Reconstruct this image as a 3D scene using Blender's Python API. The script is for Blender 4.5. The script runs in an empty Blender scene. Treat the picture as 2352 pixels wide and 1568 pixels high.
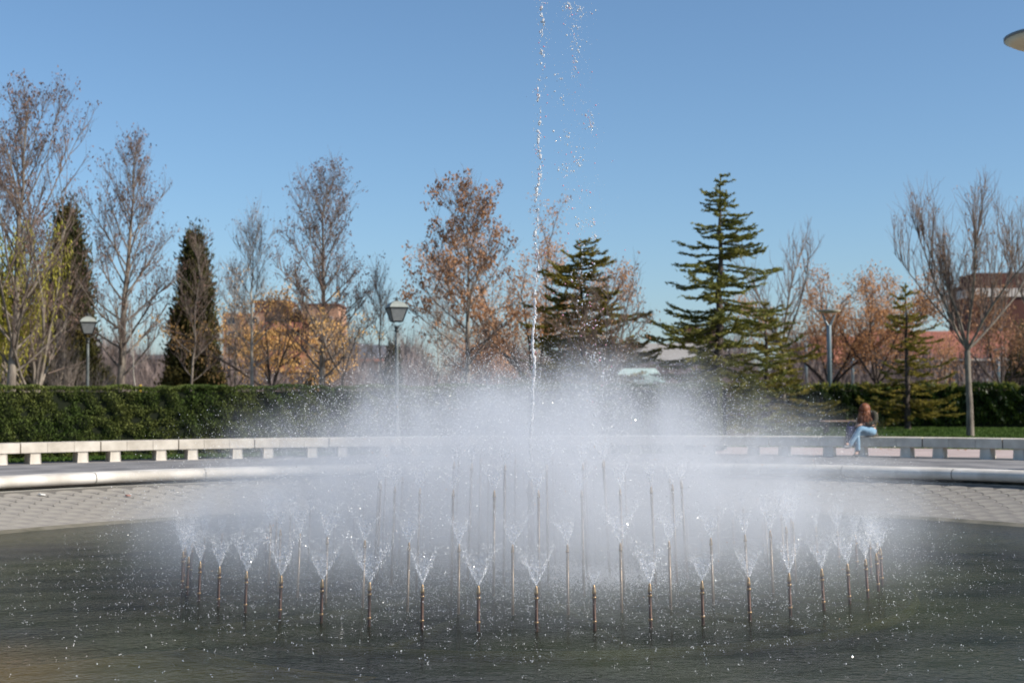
import bpy, bmesh, math, random
import numpy as np
from mathutils import Vector, Matrix, Euler
R = math.radians
rng = np.random.default_rng(7)
random.seed(7)
SC = bpy.context.scene
COL = SC.collection

# ------------------------------------------------------------------ camera, sky, sun, exposure
F, CX, EYE = 3267.0, 1176.0, 1.45
cam_d = bpy.data.cameras.new('camera'); cam = bpy.data.objects.new('camera', cam_d); COL.objects.link(cam)
cam_d.lens = 50; cam_d.sensor_width = 36; cam_d.clip_end = 6000
cam.matrix_world = Matrix.Translation((0, 0, EYE)) @ Euler((R(92.12), 0, 0)).to_matrix().to_4x4() @ Matrix.Rotation(R(-0.25), 4, 'Z')
cam_d.dof.use_dof = True; cam_d.dof.focus_distance = 13.0; cam_d.dof.aperture_fstop = 2.0
SC.camera = cam
SUN_EL, SUN_AZ = 34.0, 109.0          # azimuth clockwise from +Y (straight ahead)
w = bpy.data.worlds.new('World'); SC.world = w; w.use_nodes = True
nt = w.node_tree; nt.nodes.clear()
sky = nt.nodes.new('ShaderNodeTexSky'); sky.sky_type = 'NISHITA'; sky.sun_disc = False
sky.sun_elevation = R(SUN_EL); sky.sun_rotation = R(SUN_AZ); sky.altitude = 650
sky.air_density = 1.0; sky.dust_density = 1.2; sky.ozone_density = 6.0
hs = nt.nodes.new('ShaderNodeHueSaturation'); hs.inputs['Saturation'].default_value = 0.97; hs.inputs['Hue'].default_value = 0.494
bg = nt.nodes.new('ShaderNodeBackground'); bg.inputs['Strength'].default_value = 0.092
wo = nt.nodes.new('ShaderNodeOutputWorld')
nt.links.new(sky.outputs[0], hs.inputs['Color']); nt.links.new(hs.outputs[0], bg.inputs[0]); nt.links.new(bg.outputs[0], wo.inputs[0])
sl = bpy.data.lights.new('sun', 'SUN'); sl.energy = 3.6; sl.angle = R(0.5); sl.color = (1.0, 0.93, 0.82)
so = bpy.data.objects.new('sun', sl); COL.objects.link(so)
sd = Vector((math.sin(R(SUN_AZ)) * math.cos(R(SUN_EL)), math.cos(R(SUN_AZ)) * math.cos(R(SUN_EL)), math.sin(R(SUN_EL))))
so.rotation_euler = sd.to_track_quat('Z', 'Y').to_euler()
SC.view_settings.view_transform = 'Standard'; SC.view_settings.look = 'None'
SC.view_settings.exposure = 0.6; SC.view_settings.gamma = 1; SC.view_settings.use_curve_mapping = False
SC.cycles.max_bounces = 8; SC.cycles.volume_bounces = 2; SC.cycles.transparent_max_bounces = 24
SC.cycles.volume_max_steps = 256; SC.cycles.use_denoising = True
SC.cycles.sample_clamp_indirect = 6

# ------------------------------------------------------------------ helpers
def hor(px): return 905.0 - (px - CX) * 0.00436
def gx(px, D): return (px - CX) / F * D                  # lateral position of a thing seen at px, D metres ahead
def gz(px, py, D): return EYE + (hor(px) - py) / F * D   # its height
CC = Vector((0.20, 16.1, 0.0))                           # centre of the fountain
WATER = -0.58
def pol(r, deg, z=0.0): return (CC.x + r * math.sin(R(deg)), CC.y + r * math.cos(R(deg)), z)

def tag(o, label=None, cat=None, group=None, kind=None):
    if label: o['label'] = label
    if cat: o['category'] = cat
    if group: o['group'] = group
    if kind: o['kind'] = kind
    return o
def thing(name, label, cat, loc=(0, 0, 0), rz=0.0, group=None):
    o = bpy.data.objects.new(name, None); COL.objects.link(o)
    o.location = loc; o.rotation_euler = (0, 0, rz); o.empty_display_size = 0.2
    return tag(o, label, cat, group)
def link(name, me, parent=None, mats=()):
    for m in mats: me.materials.append(m)
    o = bpy.data.objects.new(name, me); COL.objects.link(o)
    if parent is not None: o.parent = parent
    return o
def npmesh(name, V, Fc, mats=(), parent=None, smooth=False, mi=None):
    """V (n,3), Fc (m,k) equal-sized faces"""
    V = np.asarray(V, np.float32); Fc = np.asarray(Fc, np.int32); m, k = Fc.shape
    me = bpy.data.meshes.new(name)
    me.vertices.add(len(V)); me.vertices.foreach_set('co', V.ravel())
    me.loops.add(m * k); me.loops.foreach_set('vertex_index', Fc.ravel())
    me.polygons.add(m); me.polygons.foreach_set('loop_start', np.arange(0, m * k, k, dtype=np.int32))
    try: me.polygons.foreach_set('loop_total', np.full(m, k, np.int32))
    except Exception: pass
    if mi is not None: me.polygons.foreach_set('material_index', np.asarray(mi, np.int32))
    me.update(calc_edges=True)
    me.polygons.foreach_set('use_smooth', np.full(m, bool(smooth)))
    return link(name, me, parent, mats)
def bmobj(name, bm, mats=(), parent=None, smooth=False):
    me = bpy.data.meshes.new(name)
    bmesh.ops.recalc_face_normals(bm, faces=bm.faces)
    bm.to_mesh(me); bm.free()
    if smooth: me.polygons.foreach_set('use_smooth', np.ones(len(me.polygons), bool))
    return link(name, me, parent, mats)
def box(bm, x0, x1, y0, y1, z0, z1, M=None, bevel=0.0):
    vs = [bm.verts.new((x, y, z)) for z in (z0, z1) for x, y in ((x0, y0), (x1, y0), (x1, y1), (x0, y1))]
    fs = [bm.faces.new([vs[i] for i in q]) for q in ((3, 2, 1, 0), (4, 5, 6, 7), (0, 1, 5, 4), (1, 2, 6, 5), (2, 3, 7, 6), (3, 0, 4, 7))]
    if bevel: 
        r = bmesh.ops.bevel(bm, geom=list({e for f in fs for e in f.edges}), offset=bevel, segments=2, affect='EDGES', profile=.5)
        if M is not None: bmesh.ops.transform(bm, matrix=M, verts=r['verts'])
    elif M is not None:
        bmesh.ops.transform(bm, matrix=M, verts=vs)
def lathe(bm, prof, n=12, M=None, x=0, y=0, cap=True):
    rings = []
    for r, z in prof:
        rings.append([bm.verts.new((x + r * math.cos(2 * math.pi * i / n), y + r * math.sin(2 * math.pi * i / n), z)) for i in range(n)])
    for a, b in zip(rings, rings[1:]):
        for i in range(n): bm.faces.new((a[i], a[(i + 1) % n], b[(i + 1) % n], b[i]))
    if cap:
        bm.faces.new(rings[0][::-1]); bm.faces.new(rings[-1])
    if M is not None: bmesh.ops.transform(bm, matrix=M, verts=[v for r_ in rings for v in r_])

class Tubes:
    def __init__(s): s.V = []; s.F = []; s.n = 0
    def add(s, P, rad, k=5):
        P = np.asarray(P, float); n = len(P); rad = np.asarray(rad, float)
        T = np.gradient(P, axis=0); T /= np.linalg.norm(T, axis=1)[:, None] + 1e-9
        ref = np.array([0.0, 0.0, 1.0]) if abs(T[:, 2]).mean() < .8 else np.array([1.0, 0.0, 0.0])
        A = np.cross(T, ref); A /= np.linalg.norm(A, axis=1)[:, None] + 1e-9
        B = np.cross(T, A)
        an = np.arange(k) * 2 * math.pi / k
        V = P[:, None, :] + rad[:, None, None] * (A[:, None, :] * np.cos(an)[None, :, None] + B[:, None, :] * np.sin(an)[None, :, None])
        i = np.arange(n - 1)[:, None] * k; j = np.arange(k)[None, :]; j2 = (j + 1) % k
        Q = np.stack([i + j, i + j2, i + k + j2, i + k + j], -1).reshape(-1, 4)
        s.V.append(V.reshape(-1, 3)); s.F.append(Q + s.n); s.n += n * k
    def batch(s, A, Mi, B, r0):
        """three-point twigs, three-sided, all at once"""
        N = len(A)
        if N == 0: return
        T = B - A; T /= np.linalg.norm(T, axis=1)[:, None] + 1e-9
        ref = np.where(np.abs(T[:, 2:3]) < .8, np.array([[0, 0, 1.0]]), np.array([[1.0, 0, 0]]))
        U = np.cross(T, ref); U /= np.linalg.norm(U, axis=1)[:, None] + 1e-9
        W = np.cross(T, U)
        rings = []
        for P, f in ((A, 1.0), (Mi, .75), (B, .35)):
            for a in (0, 2.094, 4.189):
                rings.append(P + (r0 * f)[:, None] * (U * math.cos(a) + W * math.sin(a)))
        V = np.stack(rings, 1)
        q = []
        for l in (0, 3):
            for j in range(3): q.append((l + j, l + (j + 1) % 3, l + 3 + (j + 1) % 3, l + 3 + j))
        Q = np.array(q)[None] + (np.arange(N) * 9)[:, None, None]
        s.V.append(V.reshape(-1, 3)); s.F.append(Q.reshape(-1, 4) + s.n); s.n += N * 9
    def build(s, name, mats, parent=None, smooth=True):
        return npmesh(name, np.concatenate(s.V), np.concatenate(s.F), mats, parent, smooth)

def unit(N, g): 
    v = g.normal(size=(N, 3)); return v / (np.linalg.norm(v, axis=1)[:, None] + 1e-9)
def leaf_quads(P, U, W, lu, lw):
    """leaf-sized faces: centre P, long axis U, wide axis W, half sizes lu, lw"""
    lu = np.broadcast_to(lu, len(P))[:, None]; lw = np.broadcast_to(lw, len(P))[:, None]
    V = np.stack([P - U * lu, P + W * lw - U * lu * .1, P + U * lu, P - W * lw + U * lu * .1], 1)
    return V.reshape(-1, 3), np.arange(len(P) * 4).reshape(-1, 4)
def octas(P, rx, rz, g, tilt=0.0):
    """water drops: small eight-sided solids"""
    N = len(P); rx = np.broadcast_to(rx, N); rz = np.broadcast_to(rz, N)
    ax = unit(N, g); ax[:, 2] = ax[:, 2] if tilt is None else np.sign(ax[:, 2]) * (1.0 / max(tilt, 1e-3))
    ax /= np.linalg.norm(ax, axis=1)[:, None]
    t = unit(N, g); u = np.cross(ax, t); u /= np.linalg.norm(u, axis=1)[:, None] + 1e-9; v = np.cross(ax, u)
    V = np.stack([P + ax * rz[:, None], P - ax * rz[:, None], P + u * rx[:, None], P - u * rx[:, None], P + v * rx[:, None], P - v * rx[:, None]], 1)
    f = np.array([(0, 2, 4), (0, 4, 3), (0, 3, 5), (0, 5, 2), (1, 4, 2), (1, 3, 4), (1, 5, 3), (1, 2, 5)])
    Q = f[None] + (np.arange(N) * 6)[:, None, None]
    return V.reshape(-1, 3), Q.reshape(-1, 3)

def tetras(P, rad, g, elong=1.0):
    N = len(P); rad = np.broadcast_to(rad, N)[:, None]; a = unit(N, g); t = unit(N, g); u = np.cross(a, t); u /= np.linalg.norm(u, axis=1)[:, None] + 1e-9; v = np.cross(a, u)
    h = rad * np.broadcast_to(elong, N)[:, None]
    V = np.stack([P + a * h, P - a * h * .5 + u * rad, P - a * h * .5 - u * rad * .5 + v * rad * .87, P - a * h * .5 - u * rad * .5 - v * rad * .87], 1)
    f = np.array([(0, 1, 2), (0, 2, 3), (0, 3, 1), (1, 3, 2)]); return V.reshape(-1, 3), (f[None] + (np.arange(N) * 4)[:, None, None]).reshape(-1, 3)

# ------------------------------------------------------------------ materials
def mat(name, c, rough=.85, c2=None, scale=4.0, bump=0.0, bscale=None, island=0.0, metal=0.0, spec=.3, detail=4, stretch=None, trans=0.0, coord='Object'):
    m = bpy.data.materials.new(name); m.use_nodes = True; n = m.node_tree; p = n.nodes['Principled BSDF']
    p.inputs['Roughness'].default_value = rough; p.inputs['Metallic'].default_value = metal
    p.inputs['Specular IOR Level'].default_value = spec
    src = None
    tc = n.nodes.new('ShaderNodeTexCoord'); mp = n.nodes.new('ShaderNodeMapping'); n.links.new(tc.outputs[coord], mp.inputs[0])
    if stretch: mp.inputs['Scale'].default_value = stretch
    if c2 is not None:
        no = n.nodes.new('ShaderNodeTexNoise'); no.inputs['Scale'].default_value = scale; no.inputs['Detail'].default_value = detail
        n.links.new(mp.outputs[0], no.inputs['Vector'])
        rp = n.nodes.new('ShaderNodeValToRGB'); rp.color_ramp.elements[0].position = .35; rp.color_ramp.elements[1].position = .65
        rp.color_ramp.elements[0].color = (*c, 1); rp.color_ramp.elements[1].color = (*c2, 1)
        n.links.new(no.outputs[0], rp.inputs[0]); src = rp.outputs[0]
    if island:
        ge = n.nodes.new('ShaderNodeNewGeometry'); mr = n.nodes.new('ShaderNodeMapRange')
        mr.inputs['To Min'].default_value = 1 - island; mr.inputs['To Max'].default_value = 1 + island
        n.links.new(ge.outputs['Random Per Island'], mr.inputs[0])
        mx = n.nodes.new('ShaderNodeVectorMath'); mx.operation = 'SCALE'
        if src is None: mx.inputs[0].default_value = c
        else: n.links.new(src, mx.inputs[0])
        n.links.new(mr.outputs[0], mx.inputs['Scale']); src = mx.outputs[0]
    if src is None: p.inputs['Base Color'].default_value = (*c, 1)
    else: n.links.new(src, p.inputs['Base Color'])
    if bump:
        nb = n.nodes.new('ShaderNodeTexNoise'); nb.inputs['Scale'].default_value = bscale or scale * 4; nb.inputs['Detail'].default_value = 6
        n.links.new(mp.outputs[0], nb.inputs['Vector']); bn = n.nodes.new('ShaderNodeBump'); bn.inputs['Strength'].default_value = bump; bn.inputs['Distance'].default_value = .02
        n.links.new(nb.outputs[0], bn.inputs['Height']); n.links.new(bn.outputs[0], p.inputs['Normal'])
    if trans:
        out = [x for x in n.nodes if x.type == 'OUTPUT_MATERIAL'][0]
        tl = n.nodes.new('ShaderNodeBsdfTranslucent'); 
        if src is not None: n.links.new(src, tl.inputs[0])
        else: tl.inputs[0].default_value = (*c, 1)
        mi = n.nodes.new('ShaderNodeMixShader'); mi.inputs[0].default_value = trans
        n.links.new(p.outputs[0], mi.inputs[1]); n.links.new(tl.outputs[0], mi.inputs[2]); n.links.new(mi.outputs[0], out.inputs[0])
    return m
M = {}
M['pave'] = mat('grey_paving', (.17, .165, .165), .9, (.31, .295, .285), 1.1, .4, 60, detail=10)
M['path'] = mat('pinkish_path', (.46, .36, .33), .95, (.54, .43, .39), .8, .2, 50)
M['soil'] = mat('soil', (.12, .10, .075), .95, (.20, .165, .12), .6, .4, 12)
M['grassbase'] = mat('grass_base', (.045, .075, .015), .95, (.08, .11, .025), .7, .4, 25)
M['grass'] = mat('grass_blades', (.05, .10, .015), .8, (.09, .14, .025), .5, island=.4, trans=.25)
M['far'] = mat('distant_ground', (.13, .12, .08), .95, (.18, .15, .10), .02)
M['stone'] = mat('bench_concrete', (.50, .44, .36), .85, (.72, .65, .55), 2.6, .4, 90, detail=10)
M['cope'] = mat('coping_stone', (.50, .455, .39), .8, (.76, .71, .64), 1.7, .3, 60, detail=10)
M['cement'] = mat('cement_band', (.33, .31, .27), .9, (.52, .50, .44), 5, .3, 60)
M['mortar'] = mat('dark_joint', (.17, .155, .135), .95)
M['scale'] = mat('fan_paving', (.27, .245, .215), .8, (.37, .335, .28), .9, .35, 60, island=.05, detail=7, coord='Generated')
M['wet'] = mat('wet_algae_stain', (.13, .115, .07), .5, (.24, .21, .15), 3, .3, 30, detail=8)
M['redpave'] = mat('terracotta_paving', (.32, .14, .10), .9, (.38, .18, .13), 5, .2, 80)
M['bark'] = mat('grey_bark', (.13, .105, .085), .9, (.30, .255, .205), 7, .5, 40, stretch=(1, 1, .35))
M['barkd'] = mat('dark_bark', (.055, .042, .035), .95, (.12, .095, .08), 9, .5, 40)
M['barkw'] = mat('white_bark', (.27, .24, .20), .85, (.42, .38, .32), 8, .4, 40)
M['twig'] = mat('twigs', (.14, .10, .08), .9, (.25, .19, .155), 3)
M['twigl'] = mat('pale_twigs', (.25, .205, .17), .9, (.38, .32, .27), 3)
M['leafdry'] = mat('dry_leaf_brown', (.30, .155, .08), .8, (.46, .26, .14), 4, island=.4, trans=.3)
M['leafseed'] = mat('seed_balls', (.14, .085, .07), .9, (.24, .15, .11), 4, island=.5, trans=.2)
M['leafgold'] = mat('gold_leaf', (.76, .42, .14), .7, (.84, .54, .22), 2.5, island=.3, trans=.4)
M['leaforange'] = mat('orange_leaf', (.54, .26, .11), .75, (.68, .38, .18), 2.5, island=.35, trans=.4)
M['willow'] = mat('willow_leaf', (.38, .35, .05), .75, (.50, .45, .09), 1.2, island=.35, trans=.4)
M['cedar'] = mat('cedar_needles', (.12, .135, .03), .8, (.28, .26, .06), 2.0, island=.4, trans=.3)
M['cedary'] = mat('young_cedar_needles', (.15, .14, .025), .8, (.34, .27, .05), 2.0, island=.4, trans=.3)
M['cypress'] = mat('cypress_sprays', (.035, .045, .010), .85, (.11, .085, .022), 1.6, island=.45, trans=.15)
M['hedge'] = mat('clipped_hedge_leaf', (.065, .10, .018), .8, (.15, .165, .04), .9, island=.45, trans=.15)
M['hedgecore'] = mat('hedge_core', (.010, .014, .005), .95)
M['laurel'] = mat('laurel_leaf', (.022, .045, .008), .45, (.05, .085, .014), 1.5, island=.4, trans=.15, spec=.5)
M['laurely'] = mat('laurel_shoot', (.22, .24, .03), .5, (.30, .28, .05), 2, island=.3, trans=.3)
M['brush'] = mat('bare_brush', (.15, .115, .10), .95, (.26, .20, .18), 1.0, island=.35)
M['brick'] = mat('peach_brick', (.50, .27, .17), .9, (.56, .32, .21), .3, .1, 8)
M['brickred'] = mat('red_parapet', (.52, .20, .13), .9, (.58, .25, .17), .3)
M['brickdark'] = mat('dark_brick', (.10, .042, .034), .9, (.135, .058, .044), .4)
M['tile'] = mat('roof_tile', (.36, .13, .085), .85, (.44, .18, .12), 1.2, island=.15)
M['pinkwall'] = mat('pink_wall', (.42, .24, .19), .9, (.48, .29, .23), .3)
M['wallpale'] = mat('pale_render', (.62, .56, .50), .9, (.68, .62, .56), .4)
M['greyroof'] = mat('grey_roof', (.11, .115, .13), .8, (.15, .15, .165), .3)
M['pane'] = mat('window_glass', (.05, .06, .08), .12, spec=.6)
M['shutter'] = mat('roller_shutter', (.50, .54, .60), .6)
M['dark'] = mat('recess_shade', (.03, .025, .025), .9)
M['tent'] = mat('pale_green_awning', (.38, .50, .45), .8, (.46, .57, .51), .5)
M['iron'] = mat('black_iron', (.025, .03, .03), .45, (.04, .045, .045), 8, metal=.2, spec=.5)
M['post'] = mat('grey_green_post', (.10, .115, .11), .5, (.15, .16, .15), 8, .1, 40, metal=.2, spec=.5)
M['lglass'] = mat('frosted_lantern_glass', (.42, .44, .44), .35, (.50, .51, .50), 10, trans=.25)
M['lroof'] = mat('lantern_roof', (.27, .29, .26), .6, (.33, .35, .31), 6)
M['lamppole'] = mat('blue_grey_lamp_pole', (.17, .22, .24), .4, (.21, .26, .28), 4, metal=.3, spec=.5)
M['lampdish'] = mat('cream_lamp_dish', (.72, .62, .44), .6, (.76, .66, .48), 3)
M['lamptop'] = mat('lamp_dish_top', (.20, .22, .23), .5)
M['copper'] = mat('brown_copper_pipe', (.040, .021, .014), .45, (.075, .036, .022), 30, .2, 90, metal=.55, spec=.5)
M['pipe2'] = mat('dull_brass_pipe', (.20, .15, .10), .4, (.28, .22, .16), 25, .15, 90, metal=.6, spec=.5)
M['brass'] = mat('brass', (.40, .27, .14), .34, (.26, .17, .09), 30, metal=.85, spec=.5)
M['algae'] = mat('algae_pipe', (.11, .09, .025), .9, (.15, .12, .035), 6)
M['floor'] = mat('pool_floor', (.018, .028, .014), .95, (.035, .045, .022), .5, detail=6)
M['ochrereflect'] = mat('ochre_reflection_tint', (.34, .20, .02), .95, (.22, .14, .02), 1.5)
M['skin'] = mat('skin', (.56, .33, .24), .55)
M['hair'] = mat('auburn_hair', (.13, .042, .018), .5, (.27, .095, .038), 30, .4, 60, stretch=(1, 1, .12))
M['jeans'] = mat('light_blue_jeans', (.17, .30, .42), .9, (.23, .37, .49), 12, .2, 90)
M['jacket'] = mat('olive_jacket', (.04, .037, .025), .85, (.07, .063, .042), 10, .3, 50)
M['scarf'] = mat('lilac_scarf', (.28, .29, .42), .9)
M['navy'] = mat('navy_cloth', (.012, .017, .06), .85, (.02, .026, .085), 10, .2, 60)
M['boot'] = mat('dark_boots', (.02, .018, .018), .6)
M['shoe'] = mat('grey_shoe', (.20, .20, .21), .6)
M['wood'] = mat('wood_slat', (.34, .22, .16), .8, (.42, .29, .22), 8)
M['yellow'] = mat('yellow_guard', (.55, .38, .05), .7)
M['litter'] = mat('white_litter', (.7, .69, .66), .8)

def drop_mat(name, c, g=.55, em=None):
    m = bpy.data.materials.new(name); m.use_nodes = True; n = m.node_tree; p = n.nodes['Principled BSDF']
    p.inputs['Base Color'].default_value = (*c, 1); p.inputs['Roughness'].default_value = .12; p.inputs['IOR'].default_value = 1.33
    p.inputs['Transmission Weight'].default_value = g; p.inputs['Specular IOR Level'].default_value = .8
    return m
M['drop'] = drop_mat('water_drop', (1, 1, 1), .12)
M['jet'] = drop_mat('water_jet', (1, 1, 1), .55)
M['pink'] = drop_mat('pink_glint_drop', (1.0, .45, .55), .2)
M['orange'] = drop_mat('orange_glint_drop', (1.0, .55, .30), .2)
def veil_mat():
    m = bpy.data.materials.new('spray_veil'); m.use_nodes = True; n = m.node_tree; n.nodes.clear()
    o = n.nodes.new('ShaderNodeOutputMaterial'); mx = n.nodes.new('ShaderNodeMixShader')
    t = n.nodes.new('ShaderNodeBsdfTransparent'); d = n.nodes.new('ShaderNodeBsdfDiffuse'); tr = n.nodes.new('ShaderNodeBsdfTranslucent'); ad = n.nodes.new('ShaderNodeMixShader')
    d.inputs[0].default_value = (.95, .96, 1, 1); tr.inputs[0].default_value = (.95, .96, 1, 1)
    n.links.new(d.outputs[0], ad.inputs[1]); n.links.new(tr.outputs[0], ad.inputs[2])
    tc = n.nodes.new('ShaderNodeTexCoord'); no = n.nodes.new('ShaderNodeTexNoise'); no.inputs['Scale'].default_value = 26; no.inputs['Detail'].default_value = 5
    mp = n.nodes.new('ShaderNodeMapping'); mp.inputs['Scale'].default_value = (1, 1, .8); n.links.new(tc.outputs['Object'], mp.inputs[0]); n.links.new(mp.outputs[0], no.inputs[0])
    mr = n.nodes.new('ShaderNodeMapRange'); mr.inputs[1].default_value = .42; mr.inputs[2].default_value = .72; mr.inputs[3].default_value = .04; mr.inputs[4].default_value = .95
    n.links.new(no.outputs[0], mr.inputs[0])
    sp = n.nodes.new('ShaderNodeSeparateXYZ'); n.links.new(tc.outputs['Object'], sp.inputs[0])
    fz = n.nodes.new('ShaderNodeMapRange'); fz.inputs[1].default_value = 0; fz.inputs[2].default_value = .34; fz.inputs[3].default_value = 1; fz.inputs[4].default_value = 0
    n.links.new(sp.outputs[2], fz.inputs[0]); mu = n.nodes.new('ShaderNodeMath'); mu.operation = 'MULTIPLY'
    n.links.new(mr.outputs[0], mu.inputs[0]); n.links.new(fz.outputs[0], mu.inputs[1])
    n.links.new(mu.outputs[0], mx.inputs[0]); n.links.new(t.outputs[0], mx.inputs[1]); n.links.new(ad.outputs[0], mx.inputs[2]); n.links.new(mx.outputs[0], o.inputs[0])
    return m
M['veil'] = veil_mat()

# ------------------------------------------------------------------ ground, plaza, pool
def sector(name, r0, r1, a0, a1, z, m, nr=1, step=2.0, z1=None, kind='structure', parent=None):
    na = max(2, int(abs(a1 - a0) / step) + 1); A = np.radians(np.linspace(a0, a1, na)); Rr = np.linspace(r0, r1, nr + 1)
    Z = np.linspace(z, z if z1 is None else z1, nr + 1)
    V = np.array([(CC.x + r * math.sin(a), CC.y + r * math.cos(a), zz) for r, zz in zip(Rr, Z) for a in A])
    Q = [(i * na + j, (i + 1) * na + j, (i + 1) * na + j + 1, i * na + j + 1) for i in range(nr) for j in range(na - 1)]
    o = npmesh(name, V, Q, [m], parent)
    if kind and parent is None: tag(o, kind=kind)
    return o
def ring(name, r0, r1, z, m, **k): return sector(name, r0, r1, -180, 180, z, m, **k)
ring('plaza', 12.0, 18.7, 0.0, M['pave'], nr=4)
sector('path', 18.7, 23.2, 14, 180, 0.0, M['path'], nr=2)
sector('ground', 18.7, 48, -180, 14, 0.0, M['soil'], nr=6)
sector('lawn', 23.2, 46, 14, 180, 0.0, M['grassbase'], nr=6)
sector('ground', 46, 48, 14, 180, 0.0, M['soil'], nr=1)
sector('ground', 48, 260, -180, 180, 0.0, M['far'], nr=8)
sector('ground', 260, 4000, -180, 180, 0.0, M['far'], nr=4)
# small terracotta patch of paving beside the coping
pa = sector('terracotta_patch', 12.32, 13.9, 31.5, 38.5, 0.004, M['redpave'], kind='structure')

# grass blades
def grass(name, fn, N, h, seed):
    g = np.random.default_rng(seed); P = fn(g, N)
    hh = h * g.uniform(.5, 1.2, N); d = unit(N, g) * .35; d[:, 2] = 1; d /= np.linalg.norm(d, axis=1)[:, None]
    s = unit(N, g); s[:, 2] = 0; s /= np.linalg.norm(s, axis=1)[:, None] + 1e-9
    wv = .012 + .0004 * P[:, 1:2]
    V = np.stack([P - s * wv, P + s * wv, P + d * hh[:, None]], 1).reshape(-1, 3)
    o = npmesh(name, V, np.arange(3 * N).reshape(-1, 3), [M['grass']])
    return tag(o, kind='stuff')
def lawn_pts(g, N):
    a = np.radians(g.uniform(15, 46, N)); r = 23.3 + 22 * g.random(N) ** .8
    return np.stack([CC.x + r * np.sin(a), CC.y + r * np.cos(a), 0 * a], 1)
tag(grass('lawn_grass', lawn_pts, 60000, .08, 3), 'short green lawn grass between the path and the laurel hedge', 'grass')
def strip_pts(g, N):
    a = np.radians(g.uniform(-52, 12, N)); r = g.uniform(18.75, 20.0, N)
    return np.stack([CC.x + r * np.sin(a), CC.y + r * np.cos(a), 0 * a], 1)
tag(grass('verge_grass', strip_pts, 16000, .07, 4), 'narrow strip of grass between the curved bench and clipped hedge', 'grass')

# pool floor, bank, cement band, drop wall
ring('pool_floor', 0.0, 9.6, -0.98, M['floor'], nr=4)
sector('pool_floor', 4.0, 8.2, -160, -125, -0.974, M['ochrereflect'], nr=2)  # floor patch coloured ochre to paint the brown reflection
BR0, BR1, BZ0, BZ1 = 8.7, 11.72, -0.68, -0.155
bank = ring('sloping_bank', BR0, BR1, BZ0, M['mortar'], nr=4, z1=BZ1)
ring('pool_side', 8.69, 8.72, -0.98, M['mortar'], z1=BZ0)
ring('cement_band', BR1, 11.95, BZ1 + .002, M['cement'], nr=1, z1=BZ1 + .045)
ring('drop_wall', 11.95, 11.951, BZ1 + .045, M['cement'], nr=1, z1=0.03)
# scale-shaped paving stones on the bank
a_ = 0.21; rowh = 0.21
def scale_tile():
    """one scale: round uphill edge, two hollow downhill edges; v along the slope, s along the rim"""
    e = a_ * .985; pts = [(e * math.cos(R(t)), e * math.sin(R(t))) for t in np.linspace(0, 180, 11)]
    b = a_ * 1.015
    left = [(-a_ + b * math.sin(R(t)), -a_ + b * math.cos(R(t))) for t in np.linspace(8, 80, 5)]
    right = [(-x, y) for x, y in left[::-1]]
    return pts + left + [(0, -a_ * .93)] + right
tile_shape = scale_tile()
def place_tile(V, Fc, v0, s0, h, g):
    n = len(tile_shape); base = len(V)
    L = math.hypot(BR1 - BR0, BZ1 - BZ0); sl = (BZ1 - BZ0) / (BR1 - BR0)
    dz = g.uniform(-.0012, .0012); tilt = g.uniform(-.005, .005); wob = g.uniform(.985, 1.0)
    for k in (0, 1):
        for x, y in tile_shape:
            v = min(max(v0 + y * wob, .0), L); r = BR0 + v / L * (BR1 - BR0); a = s0 + x * wob / r
            z = BZ0 + (r - BR0) * sl + (h + dz + tilt * x * 2 if k else .001)
            V.append((CC.x + r * math.sin(a), CC.y + r * math.cos(a), z))
    c = len(V); v = min(v0, L); r = BR0 + v / L * (BR1 - BR0)
    V.append((CC.x + r * math.sin(s0), CC.y + r * math.cos(s0), BZ0 + (r - BR0) * sl + h + dz))
    for i in range(n):
        j = (i + 1) % n
        Fc.append((base + i, base + j, base + n + j)); Fc.append((base + i, base + n + j, base + n + i)); Fc.append((base + n + i, base + n + j, c))
tiles = []
g = np.random.default_rng(11)
nrow = int(3.0 / rowh)
ncol = int(2 * math.pi * 10.3 / (2 * a_))
for i in range(1, nrow):
    for j in range(ncol):
        ang = (j + .5 * (i % 2)) * 2 * math.pi / ncol
        if ang > math.pi: ang -= 2 * math.pi
        if abs(ang) > R(74): continue
        tiles.append((i * rowh, ang))
tiles.sort(key=lambda t: -(abs(t[1]) if abs(t[1]) < R(64) else .3))
V_, F_ = [], []
for k, (v0, s0) in enumerate(tiles):
    if k < 290:
        Vi, Fi = [], []
        place_tile(Vi, Fi, v0, s0, .005, g)
        npmesh('paving_stone', Vi, Fi, [M['scale']], bank)
    else: place_tile(V_, F_, v0, s0, .005, g)
tag(npmesh('paving_stones', V_, F_, [M['scale']], bank), kind='stuff')

ws = sector('waterline_stain', 9.17, 9.42, -75, 75, BZ0 + (9.17 - BR0) * (BZ1 - BZ0) / (BR1 - BR0) + .010, M['wet'], z1=BZ0 + (9.42 - BR0) * (BZ1 - BZ0) / (BR1 - BR0) + .010)
# coping stones of the rim
prof = [(11.78, -.10), (11.70, -.07), (11.665, -.02), (11.665, .03), (11.70, .075), (11.77, .10), (12.05, .105), (12.16, .10), (12.18, .07), (12.18, -.02), (12.0, -.10)]
rim = tag(bpy.data.objects.new('pool_rim', None), kind='structure'); COL.objects.link(rim)
for k in range(36):
    a0 = -40 + 10 * k
    V, Q = [], []; na = 8; n = len(prof)
    for j in range(na):
        a = a0 + .035 + (10 - .07) * j / (na - 1)
        for r, z in prof: V.append(pol(r, a, z))
    for j in range(na - 1):
        for i in range(n): Q.append((j * n + i, j * n + (i + 1) % n, (j + 1) * n + (i + 1) % n, (j + 1) * n + i))
    o = npmesh('coping_stone', V, Q, [M['cope']], rim, True)
ring('rim_bed', 11.72, 12.17, -.11, M['mortar'])

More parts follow.
